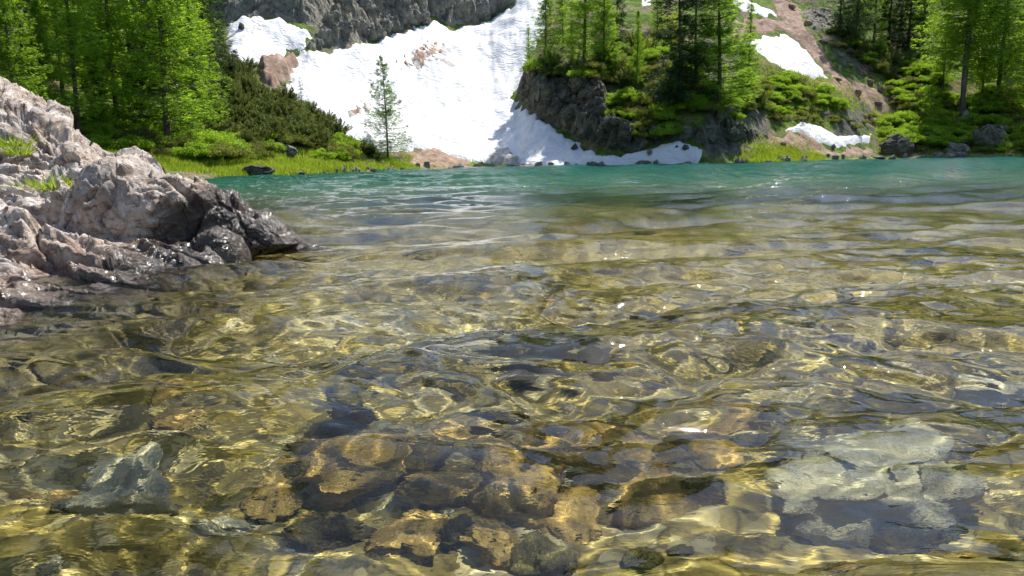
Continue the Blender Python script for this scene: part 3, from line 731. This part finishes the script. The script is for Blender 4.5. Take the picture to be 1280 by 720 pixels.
spread(['shrub', 'shrub', 'olive'], [(1110,84),(1170,82),(1200,130),(1160,160),(1125,142),(1110,108)], 36, .85, 'one of the bushes on the slope left of the twin trunked larch', 'bushes left of the twin trunked larch', seed=11)
spread(['shrub'], [(1098,166),(1120,150),(1190,158),(1200,172),(1180,188),(1110,182)], 30, .95, 'one of the bright bushes overhanging the shore rocks below the twin trunked larch', 'bright bushes over the shore rocks', seed=12)
spread(['shrub', 'shrub', 'olive'], [(1180,118),(1290,108),(1290,186),(1210,184),(1200,150)], 50, .95, 'one of the bushes around and right of the twin trunked larch', 'bushes right of the twin trunked larch', seed=13)
spread(['olive', 'shrub'], [(1110,186),(1180,178),(1290,184),(1290,192),(1170,194)], 14, .5, 'one of the low bushes at the waterline on the right bank', 'waterline bushes on the right bank', seed=14, mind=5)
spread(['olive'], [(960,150),(1000,146),(1090,146),(1100,162),(1080,164),(1000,152)], 12, .5, 'one of the small olive bushes along the low rock band', 'bushes along the rock band', seed=15, mind=6)
# ------------------------------------------------------------------ grass
def grass(name, polys, n, h, seed, mat='grass'):
    rng = np.random.default_rng(seed); out = []
    for Q, share in polys:
        Q = np.array(Q, float); lo, hi = Q.min(0), Q.max(0); k = int(n*share); P = lo+(hi-lo)*rng.random((k*3, 2)); P = P[sd_poly(P, Q) > -1.5*rng.random(k*3)][:k]; out.append(P)
    P = np.vstack(out); W, R = ray_hit(P[:, 0], P[:, 1])
    az = np.arctan2(W[:, 0], W[:, 1])+rng.normal(0, .002, len(W)); R = R*(1+rng.normal(0, .02, len(W))); W = np.stack([R*np.sin(az), R*np.cos(az), hfast(az, R)], -1)
    W = W[W[:, 2] > .03]
    keep = perlin(W[:, 0]/1.5, W[:, 1]/1.5, seed=seed) > -.35+.4*rng.random(len(W))*0-.1; W = W[keep]
    V, F = None, None; Vs = []; 
    W = np.repeat(W, 5, 0)+rng.normal(0, 1, (len(W)*5, 3))*np.array([.10, .10, 0])
    hh = h*rng.uniform(.5, 1.3, len(W)); d = unit(rng.normal(0, .38, (len(W), 3))+np.array([0, 0, 1.]))
    V, F = tris(W+d*hh[:, None]*.45, d, hh, hh*.16, rng)
    return tag(mesh_np(name, V, F, M[mat], False), kind='stuff')
g = grass('grass', [([(112,184),(200,186),(300,196),(420,198),(520,204),(522,213),(400,219),(280,224),(270,214),(110,204)], .5), ([(925,198),(950,190),(985,186),(1025,192),(1030,201),(925,206)], .10), ([(820,30),(850,20),(850,60),(838,80),(820,70)], .08),
     ([(925,92),(970,88),(1060,110),(1090,132),(1000,140),(940,120)], .12), ([(1090,130),(1290,110),(1290,192),(1100,192)], .2), ([(520,206),(640,205),(640,211),(520,212)], .02)], 34000, .20, 3)
tag(g, 'bright green grass covering the banks', 'grass')
# ------------------------------------------------------------------ loose rocks on the banks
def boulder_mesh(name, seed, mat, sub=4, flat=.6, rough=.5, cuts=16):
    rng = np.random.default_rng(seed); bm_ = bpy.data.meshes.new('tmp')
    import bmesh
    b = bmesh.new(); bmesh.ops.create_icosphere(b, subdivisions=sub, radius=1); b.to_mesh(bm_); b.free()
    n = len(bm_.vertices); V = np.zeros(n*3); bm_.vertices.foreach_get('co', V); V = V.reshape(-1, 3)
    F = np.array([p.vertices[:] for p in bm_.polygons]); bpy.data.meshes.remove(bm_)
    N = unit(rng.normal(size=(cuts, 3))); H = rng.uniform(.55, 1, cuts)
    den = V@N.T; r = np.where(den > .05, H/np.maximum(den, .05), 9); r = np.minimum(r.min(1), 1.15)
    P = V*r[:, None]
    k = rough*(.16*fbm(*(P*1.7).T, seed=seed, o=4)+.05*ridged(*(P*5).T, seed=seed+1, o=3)-.10*sst(.10, 0, cells(*(P*1.3).T, seed=seed+2)[1]))
    P = P+V*k[:, None]; P[:, 2] *= flat
    return P, F
# ------------------------------------------------------------------ rocks of the near shore
def mat_shore_rock():
    n = NT('shore limestone'); p = n.pos(); z = sepz(n, p)
    w = n.n('ShaderNodeTexNoise', {'Vector': p, 'Scale': 2.2, 'Detail': 5.}).outputs['Color']; q = n.mix(.35, p, w, 'ADD')
    a = n.noise(3.2, 8, .68, q); b = n.noise(13, 7, .7, q); st = n.noise(7, 6, .7, n.map(q, (1, 1, 3.2), (0, .5, .3)), 1.)
    f = n.noise(60, 4, .7, p)
    c = n.ramp(n.math('ADD', n.math('MULTIPLY', a, .6), n.math('MULTIPLY', b, .4)), [(.34, (.09, .062, .042)), (.43, (.31, .235, .18)), (.51, (.53, .445, .37)), (.61, (.72, .66, .59))])
    c = n.mix(n.mr(n.noise(2.1, 5, .7, p), .48, .62), c, n.mix(.45, c, (.40, .41, .43)))          # greyer areas
    c = n.mix(n.mr(st, .54, .66, 0, .85), c, (.17, .085, .045))                                     # rusty brown streaks
    c = n.mix(n.mr(n.noise(19, 6, .78, p), .56, .66, 0, .85), c, (.05, .045, .04))                # black lichen specks
    c = n.mix(n.mr(n.noise(5, 4, .7, q), .64, .70, 0, .5), c, (.30, .24, .10))
    ve = n.vor(2.6, n.mix(.25, q, n.n('ShaderNodeTexNoise', {'Vector': p, 'Scale': 9., 'Detail': 3.}).outputs['Color'], 'ADD'), 'DISTANCE_TO_EDGE'); ck = n.math('MULTIPLY', n.mr(ve, 0, .014, 1, 0), n.mr(n.noise(1.8, 2, .5, p), .5, .62, 0, .6))
    c = n.mix(n.math('MULTIPLY', ck, .85), c, (.03, .024, .02))
    # wet band just above the lake, an uneven line
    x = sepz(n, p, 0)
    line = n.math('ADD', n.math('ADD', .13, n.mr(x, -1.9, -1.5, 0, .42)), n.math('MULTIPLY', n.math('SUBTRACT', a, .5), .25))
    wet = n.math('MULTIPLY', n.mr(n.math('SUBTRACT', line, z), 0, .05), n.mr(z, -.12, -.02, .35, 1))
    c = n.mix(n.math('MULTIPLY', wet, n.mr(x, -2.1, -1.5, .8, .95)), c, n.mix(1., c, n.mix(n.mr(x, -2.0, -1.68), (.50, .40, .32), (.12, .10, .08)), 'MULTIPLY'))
    c = n.mix(n.mr(z, -.01, -.10), c, n.ramp(b, [(.35, (.06, .045, .016)), (.5, (.20, .155, .055)), (.65, (.42, .34, .17))]))
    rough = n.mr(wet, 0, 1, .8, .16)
    h = n.math('ADD', n.math('ADD', n.math('MULTIPLY', b, .9), n.math('MULTIPLY', st, .8)), n.math('SUBTRACT', n.math('MULTIPLY', f, .22), n.math('MULTIPLY', ck, .8)))
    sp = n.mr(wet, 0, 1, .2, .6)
    return n.done(n.pbr(c, rough, n.bump(h, .9, .03), sp))
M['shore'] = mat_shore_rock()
def facets(P, fr, seed, an=(1, 1, 1), rot=.4):
    """blocky relief: flat-topped cells, deep joints"""
    c, s = math.cos(rot), math.sin(rot)
    x = (P[..., 0]*c-P[..., 2]*s)*fr*an[0]; y = P[..., 1]*fr*an[1]; z = (P[..., 0]*s+P[..., 2]*c)*fr*an[2]
    x = x+.35*fbm(x*.8, y*.8, z*.8, seed=seed, o=3); z = z+.35*fbm(x*.8, y*.8, z*.8, seed=seed+5, o=3)
    v, e = planes(x, y, z, seed=seed)
    return v, sst(.0, .09, e)
def relief(P, N, seed, k=1., an=(1, 1, 1)):
    v1, e1 = facets(P, 1.9, seed, an); v2, e2 = facets(P, 4.6, seed+1, an, .7); v3, e3 = facets(P, 13, seed+2, an, 1.)
    d = .27*v1-.085*(1-e1)+.10*v2-.02*(1-e2)+.050*v3-.005*(1-e3)+.020*facets(P, 31, seed+4, an, 1.3)[0]
    d = d+.022*ridged(P[..., 0]*2.2, P[..., 1]*2.2, P[..., 2]*3., seed=seed+3, o=5, g=.42)-.02+.005*fbm(P[..., 0]*26, P[..., 1]*26, P[..., 2]*26, seed=seed+9, o=3)
    return P+N*(d*np.broadcast_to(k, d.shape))[..., None]
def ridge(name, prof, y0, half, zb, seed, k=1., lean=.0, front=.8, nu=420, nv=230, ywob=.1):
    """a long boulder whose crest follows (px, row) points seen at depth y0"""
    C = np.array([dist_pt(np.array(float(a)), np.array(float(b)), y0) for a, b in prof]); xs = np.linspace(C[0, 0], C[-1, 0], nu)
    top = np.interp(xs, C[:, 0], C[:, 2]); top = top
    t = np.linspace(0, 2*np.pi, nv, endpoint=False)
    u = np.linspace(-1, 1, nu); endr = np.clip(1-np.abs(u)**7, .0, 1)**.5
    ct, st_ = np.cos(t), np.sin(t); e = front
    cy = np.sign(ct)*np.abs(ct)**e; cz = np.sign(st_)*np.abs(st_)**.9
    X = np.broadcast_to(xs[:, None], (nu, nv)); hh = (top-zb)[:, None]*endr[:, None]*.94; hy = half*(.55+.45*np.minimum(1, hh/.4))*np.maximum(endr[:, None], .05)
    Z = zb+hh*np.where(cz > 0, cz, cz*.4)[None]; Y = y0+ywob*np.sin(u*3+seed)[:, None]+hy*cy[None]-lean*(Z-zb)
    P = np.stack([X, Y, Z], -1); N = np.stack([0*X, np.broadcast_to(ct[None], X.shape), np.broadcast_to(st_[None], X.shape)], -1)
    N = N+.3*np.stack([0*X+u[:, None]**5*2, 0*X, 0*X], -1); N = unit(N)
    P = relief(P, N, seed, k*np.clip(hh/.28, .55, 1)*(.6+.4*endr[:, None]), (1, 1, .6))
    V = P.reshape(-1, 3); F = grid_faces(nv, nu) if False else None
    i = np.arange(nu-1)[:, None]; j = np.arange(nv)[None]; a = i*nv+j; b = (i+1)*nv+j; a2 = i*nv+(j+1) % nv; b2 = (i+1)*nv+(j+1) % nv
    F = np.stack([a, a2, b2, b], -1).reshape(-1, 4)
    c0 = len(V); V = np.vstack([V, P[0].mean(0)[None], P[-1].mean(0)[None]]); jj = np.arange(nv); j2 = (jj+1) % nv
    T3 = np.vstack([np.stack([np.full(nv, c0), j2, jj], -1), np.stack([np.full(nv, c0+1), (nu-1)*nv+jj, (nu-1)*nv+j2], -1)])
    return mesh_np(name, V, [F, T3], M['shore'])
def shelf():
    x = np.linspace(-6.2, -.85, 620); y = np.linspace(1.9, 9.5, 760); X, Y = np.meshgrid(x, y, indexing='ij')
    # waterline and rise
    px = 640+950*X/Y
    wl = np.interp(px, [-400, 0, 110, 200, 260, 300, 350, 400, 440], [2.6, 2.7, 2.92, 3.22, 3.5, 3.85, 4.15, 4.35, 4.6])
    d = Y-wl
    ris = np.interp(px, [-200, 0, 110, 200, 300, 400], [.22, .20, .19, .20, .12, .05])
    Z = np.where(d < -.8, -.136+(d+.8)*.4, np.where(d < 0, d*.17, d*ris))+.03*sst(-.3, .3, d)
    side = sst(.08, -.40, X+1.10+1.0*sst(4.1, 5.0, Y)+.38*np.maximum(Y-5, 0)+.10*fbm(X*2, Y*2, seed=3))          # ends towards the open lake
    back = sst(9.2, 7.2, Y)
    Z = np.where(Z > .32, .32+(Z-.32)*.5, Z); Z = Z-.10*sst(-1.9, -1.2, X)*sst(4.1, 4.6, Y); Z = Z+(.05*np.clip(d, -1, 1)*0)
    # slanting layers
    L = (X*.5+Y*.85+.25*fbm(X*1.1, Y*1.1, seed=71, o=3))*3.2; fr_ = L-np.floor(L); step = (sst(.0, .22, fr_)-fr_)
    Z = Z+.055*step*sst(-.2, .3, d)+.12*fbm(X*.95, Y*.95, seed=72, o=3)*sst(0, .8, d)*(.2+.8*sst(-1.4, -2.2, X))
    Z = Z*side*back-(1-side*back)*.45
    P = np.stack([X, Y, Z], -1); N = np.zeros_like(P); N[..., 2] = 1; N[..., 1] = -.35; N = unit(N)
    P = relief(P, N, 80, .30+.36*sst(-1.4, -2.1, X), (.6, 1.3, 1))
    keep = np.ones(len(P.reshape(-1, 3)), bool)
    V = P.reshape(-1, 3); F = grid_faces(len(x), len(y))
    F = F[(V[F, 2].max(1) > -.44)]
    idx = np.unique(F); mp = np.zeros(len(V), int); mp[idx] = np.arange(len(idx))
    return mesh_np('shore_ledge', V[idx], mp[F], M['shore'])
NEAR = []
o = shelf(); tag(o, 'pale pinkish limestone ledge sloping into the water under the other shore boulders', 'rock'); NEAR.append(o)
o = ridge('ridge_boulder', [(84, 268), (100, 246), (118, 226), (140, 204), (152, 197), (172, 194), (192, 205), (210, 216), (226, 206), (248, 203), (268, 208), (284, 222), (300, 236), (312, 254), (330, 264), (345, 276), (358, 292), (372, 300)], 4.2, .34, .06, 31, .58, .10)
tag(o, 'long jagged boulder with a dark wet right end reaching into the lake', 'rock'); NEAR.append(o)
o = ridge('cracked_boulder', [(-130, 70), (-60, 82), (0, 98), (25, 100), (45, 118), (62, 134), (80, 140), (98, 148), (110, 168), (120, 205)], 6.3, .62, .35, 47, .7, .05, .7)
tag(o, 'highest cracked pale boulder at the back of the left shore rocks', 'rock'); NEAR.append(o)
for i, (prof, y0, hf, zb, sd, lab) in enumerate([
    ([(60, 214), (72, 190), (90, 178), (108, 182), (122, 200), (132, 222)], 5.7, .30, .42, 53, 'rounded grey rock wedged below the right corner of the highest boulder'),
    ([(-20, 236), (0, 212), (30, 206), (62, 214), (84, 236)], 5.1, .34, .25, 59, 'low pinkish rock hump in front of the highest boulder'),
    ([(322, 306), (336, 296), (352, 294), (372, 298), (398, 302), (412, 312)], 4.45, .16, -.06, 61, 'small dark wet rocks trailing off the tip of the long jagged boulder'),
    ([(230, 300), (246, 284), (270, 280), (292, 288), (306, 304)], 3.85, .14, -.02, 67, 'dark wet knob of rock at the foot of the long jagged boulder'),
    ([(14, 306), (34, 292), (60, 292), (84, 304), (92, 322)], 3.7, .22, .02, 73, 'low rounded swelling of rock with rusty hollows at the front of the ledge')]):
    o = ridge('shore_rock', prof, y0, hf, zb, sd, .45, nu=200, nv=130, ywob=.03); tag(o, lab, 'rock'); NEAR.append(o)

# grass tufts in the joints of the ledge
def tuft(px, row, y, r, n, label, seed):
    rng = np.random.default_rng(seed); p = dist_pt(np.array(float(px)), np.array(float(row)), y); B = MBld()
    for k in range(n):
        a = rng.random()*6.283; q = r*math.sqrt(rng.random()); b = np.array([math.cos(a)*q, math.sin(a)*q*.6, -.02]); L = rng.uniform(.04, .11)
        d = np.array([math.cos(a)*.6, math.sin(a)*.6, 1])+rng.normal(0, .3, 3); s = np.linspace(0, 1, 4)[:, None]
        path = b+d*s*L+np.array([0, 0, -1.])*s*s*L*.35; wd = .004*(1-s[:, 0])+.0006
        sd = unit(np.cross(d, rng.normal(size=3)))
        V = np.concatenate([path-sd*wd[:, None], path+sd*wd[:, None]]); F = np.array([[i, i+1, i+5, i+4] for i in range(3)]); B.add(V, F)
    o = B.build('grass_tuft', M['grass'], None, False); o.location = p; return tag(o, label, 'grass tuft')
tuft(66, 236, 4.6, .16, 300, 'bright tuft of grass in the joint left of the long jagged boulder', 1)
tuft(36, 243, 4.55, .10, 160, 'smaller grass tuft beside the one left of the jagged boulder', 2)
tuft(10, 180, 5.6, .14, 240, 'grass tuft under the left side of the highest boulder', 3)
tuft(24, 190, 5.5, .08, 110, 'little grass tuft at the foot of the highest boulder', 4)
tuft(88, 232, 4.65, .08, 120, 'sprig of grass in the hollow close to the jagged boulder', 5)

# ------------------------------------------------------------------ far boulders
M['grey'] = mat_cliff('grey bank boulder', 1.6, .5)
def far_rock(px, row, wpx, hpx, label, seed, name='boulder', group=None, m='grey'):
    V, F = boulder_mesh(name, seed, None, 4, 1., 1.); p, R = at(px, row); k = p[1]/FPX
    lo, hi = V.min(0), V.max(0); V = (V-(lo+hi)/2)/(hi-lo)*2
    V = V*np.array([wpx*k/2, wpx*k*.4, hpx*k*.75])
    o = mesh_np(name, V, F, M[m], False); o.location = (p[0], p[1], p[2]+hpx*k*.25); return tag(o, label, 'boulder', group)
far_rock(356, 195, 34, 17, 'grey boulder in the grass above the left shore', 1)
far_rock(304, 192, 18, 12, 'smaller grey stone left of the grey boulder in the grass', 2)
far_rock(318, 219, 48, 13, 'low dark flat rock at the left waterline', 3, m='dark_cliff')
far_rock(1232, 186, 38, 30, 'dark grey boulder at the right waterline below the twin trunked larch', 4, m='dark_cliff')
far_rock(1118, 190, 40, 22, 'dark rock under the overhanging bright bushes', 5, m='dark_cliff')
far_rock(1195, 190, 30, 12, 'low mossy rock between two dark boulders on the right bank', 6)
far_rock(718, 186, 9, 7, 'small dark stone lying on the snow near the buttress foot', 7, m='dark_cliff')
far_rock(302, 36, 8, 8, 'dark rock poking through the small snow patch', 8, m='dark_cliff')
rng = np.random.default_rng(12)
for i in range(60):
    px = rng.uniform(370, 1280); row = np.interp(px, [370, 530, 640, 880, 1000, 1280], [219, 212, 209.5, 206, 201, 195.5])-rng.uniform(-.5, 1.5)
    far_rock(px, row, rng.uniform(4, 17), rng.uniform(3, 7), 'one of the small stones strewn along the far waterline', 20+i % 4, 'shore_stone', 'stones along the far waterline')
for i, (px, row) in enumerate([(1062, 82), (1078, 92), (1052, 70), (1088, 104), (1030, 52), (1010, 30), (1100, 112), (1120, 124), (990, 10), (1045, 100), (1072, 118), (1098, 130)]):
    far_rock(px, row, rng.uniform(7, 15), rng.uniform(3, 6), 'one of the loose blocks in the reddish rubble chute', 24+i % 4, 'rubble_block', 'blocks in the rubble chute', 'scree')

for j, (poly, n_, w0, w1, lab, grp, m) in enumerate([
    ([(648,112),(690,100),(745,104),(768,150),(850,172),(930,165),(900,182),(800,192),(730,178),(680,150)], 46, 9, 24, 'one of the angular blocks breaking out of the shaded buttress', 'blocks of the shaded buttress', 'dark_cliff'),
    ([(390,52),(430,-5),(640,-5),(600,22),(550,20),(480,44),(410,60)], 40, 10, 26, 'one of the grey blocks stacked in the rock ledge above the big snowfield', 'blocks of the upper rock ledge', 'grey'),
    ([(770,196),(850,180),(960,178),(1100,188),(1095,194),(900,200)], 10, 4, 9, 'one of the stones at the foot of the spur close to the water', 'stones at the foot of the spur', 'grey'),
    ([(1130,150),(1280,150),(1285,186),(1120,188)], 14, 8, 20, 'one of the grey stones showing between the bushes of the right bank', 'stones in the right bank bushes', 'grey'),
    ([(430,200),(520,206),(640,207),(760,206),(760,208),(640,210),(430,214)], 24, 4, 9, 'one of the pebbly stones along the brown strip below the snowfield', 'stones below the snowfield', 'grey')]):
    Q = np.array(poly, float); lo, hi = Q.min(0), Q.max(0); k = 0
    while k < n_:
        c = lo+(hi-lo)*rng.random(2)
        if sd_poly(c[None], Q)[0] < 0: continue
        w_ = rng.uniform(w0, w1); far_rock(c[0], c[1], w_, w_*rng.uniform(.5, .9), lab, 40+k % 6, 'rock_block', grp, m); k += 1

# ------------------------------------------------------------------ stones under the water
SM = dict(
    pale=mat_stone('pale sunken stone', [(.26, .23, .13), (.38, .35, .22), (.44, .40, .27), (.54, .51, .39)]),
    brown=mat_stone('brown layered stone', [(.17, .105, .026), (.34, .225, .06), (.56, .39, .12), (.72, .56, .24)], scale=.8),
    olive=mat_stone('algae covered stone', [(.025, .023, .008), (.09, .08, .022), (.20, .175, .05), (.34, .30, .12)]),
    dark=mat_stone('dark sunken stone', [(.04, .034, .012), (.08, .067, .026), (.15, .125, .045), (.25, .21, .09)]))
BM = {}
def sunk(px, row, w, d, hgt, m, label, seed=None, group=None, rz=0., up=.0, name='sunken_stone', flat=.55):
    sd = (seed if seed is not None else hash_name(label)) % 9
    if (sd, m) not in BM:
        V, F = boulder_mesh(name, 300+sd, None, 4, 1., 1.3, 12); me = mesh_np(name, V, F, SM[m]); BM[(sd, m)] = me.data; o = me
    else:
        o = bpy.data.objects.new(name, BM[(sd, m)]); col.objects.link(o)
    a = plane_pt(np.array(float(px)), np.array(float(row)), -.16)
    zb = float(height(np.array([a[0]]), np.array([a[1]]))[0]); a = plane_pt(np.array(float(px)), np.array(float(row)), zb*.72)
    zb = float(height(np.array([a[0]]), np.array([a[1]]))[0])
    o.location = (a[0], a[1], zb+hgt*.3+up); o.scale = (w/2, d/2, hgt); o.rotation_euler = (0, 0, rz)
    tag(o, label, 'stone', group); NEAR.append(o); return o
sunk(470, 622, .27, .17, .08, 'brown', 'big brown layered slab under water at bottom centre', 1, rz=.3, name='flat_stone')
sunk(735, 600, .33, .19, .09, 'brown', 'wide brown slab right of the big one under water', 2, rz=-.2, name='flat_stone')
sunk(650, 655, .24, .16, .08, 'brown', 'smaller brown slab between the two wide ones', 4, rz=.1, name='flat_stone')
sunk(1075, 640, .50, .36, .13, 'pale', 'largest pale slab under water in the lower right corner', 3, rz=.2, name='flat_stone')
sunk(180, 655, .22, .17, .12, 'pale', 'pale block under water near the lower left corner', 5)
sunk(700, 497, .26, .20, .13, 'pale', 'pale stone under water just above the middle brown slabs', 6)
sunk(420, 690, .15, .11, .05, 'dark', 'dark stone under water at the bottom edge left of centre', 7)
sunk(430, 572, .13, .11, .07, 'olive', 'round olive stone under water behind the big brown slab', 8, up=.02)
sunk(1240, 540, .34, .2, .10, 'pale', 'pale stone under water by the right edge', 0)
sunk(285, 366, .30, .2, .16, 'dark', 'smooth dark stone just below the surface in front of the ledge', 2, up=.06)
for i, (px, row, w_) in enumerate([(560, 640, .15), (610, 600, .13), (640, 625, .12), (560, 590, .12), (880, 600, .14), (830, 640, .13), (700, 665, .12), (400, 600, .10), (520, 690, .12), (610, 690, .11), (900, 560, .12), (350, 640, .10)]):
    sunk(px, row, w_*1.45, w_*1.0, w_*.26, 'brown', 'one of the broken brown plates around the large brown slabs under water', i, 'broken brown plates on the lake bed', i*1.3, name='flat_stone')
rng = np.random.default_rng(77); NS = 0; taken = []
while NS < 270:
    y = .55+8.2*rng.random()**1.25; x = rng.uniform(-.76, .76)*y
    if y > 2.6 and x < -.29*y and y < 5.5: continue
    w = rng.uniform(.035, .06+.10*rng.random())*(1+.20*y)
    if any(math.hypot(x-a, y-b) < (w+c)*.42 for a, b, c in taken): continue
    taken.append((x, y, w)); m = ['olive', 'brown', 'olive', 'pale', 'dark', 'olive', 'pale', 'brown'][int(rng.integers(8))]; sd = int(rng.integers(9))
    o = sunk(640, 500, w, w*rng.uniform(.6, .95), w*rng.uniform(.22, .38), m, 'one of the %s stones strewn over the shallow lake bed' % dict(olive='algae covered olive', brown='brownish', pale='pale', dark='dark')[m], sd, '%s stones on the lake bed' % m, rng.uniform(0, 6.28))
    zb = float(height(np.array([x]), np.array([y]))[0]); hgt = o.scale[2]; o.location = (x, y, min(zb+hgt*.2, -.07-hgt*.9)); NS += 1
for o in NEAR: o.cycles.is_caustics_receiver = True
# ------------------------------------------------------------------ light
SUN_AZ, SUN_EL = math.radians(34), math.radians(57)      # azimuth from the view direction (+Y) towards +X
sdir = Vector((math.sin(SUN_AZ)*math.cos(SUN_EL), math.cos(SUN_AZ)*math.cos(SUN_EL), math.sin(SUN_EL)))
ld = bpy.data.lights.new('sun', 'SUN'); ld.energy = 4.6; ld.angle = math.radians(.53); ld.color = (1, .96, .9)
lo = bpy.data.objects.new('sun', ld); col.objects.link(lo); lo.rotation_euler = sdir.to_track_quat('Z', 'Y').to_euler()
ld.cycles.is_caustics_light = True
w = bpy.data.worlds.new('World'); sc.world = w; w.use_nodes = True; wt = w.node_tree
bg = wt.nodes['Background']; sky = wt.nodes.new('ShaderNodeTexSky'); sky.sky_type = 'NISHITA'; sky.sun_disc = False
sky.sun_elevation = SUN_EL; sky.sun_rotation = SUN_AZ; sky.altitude = 1800; sky.air_density = 1; sky.dust_density = 3.5; sky.ozone_density = 1.5
wt.links.new(sky.outputs[0], bg.inputs[0]); bg.inputs[1].default_value = .148
sc.view_settings.view_transform = 'Standard'; sc.view_settings.look = 'None'; sc.view_settings.exposure = .70; sc.view_settings.gamma = 1
c = sc.cycles
c.max_bounces = 10; c.diffuse_bounces = 3; c.glossy_bounces = 4; c.transmission_bounces = 6; c.transparent_max_bounces = 12
c.caustics_reflective = False; c.caustics_refractive = True; c.blur_glossy = .3
c.sample_clamp_indirect = 6; c.sample_clamp_direct = 0
c.use_denoising = True; c.use_adaptive_sampling = True; c.adaptive_threshold = .015
try: c.denoiser = 'OPENIMAGEDENOISE'
except Exception: pass
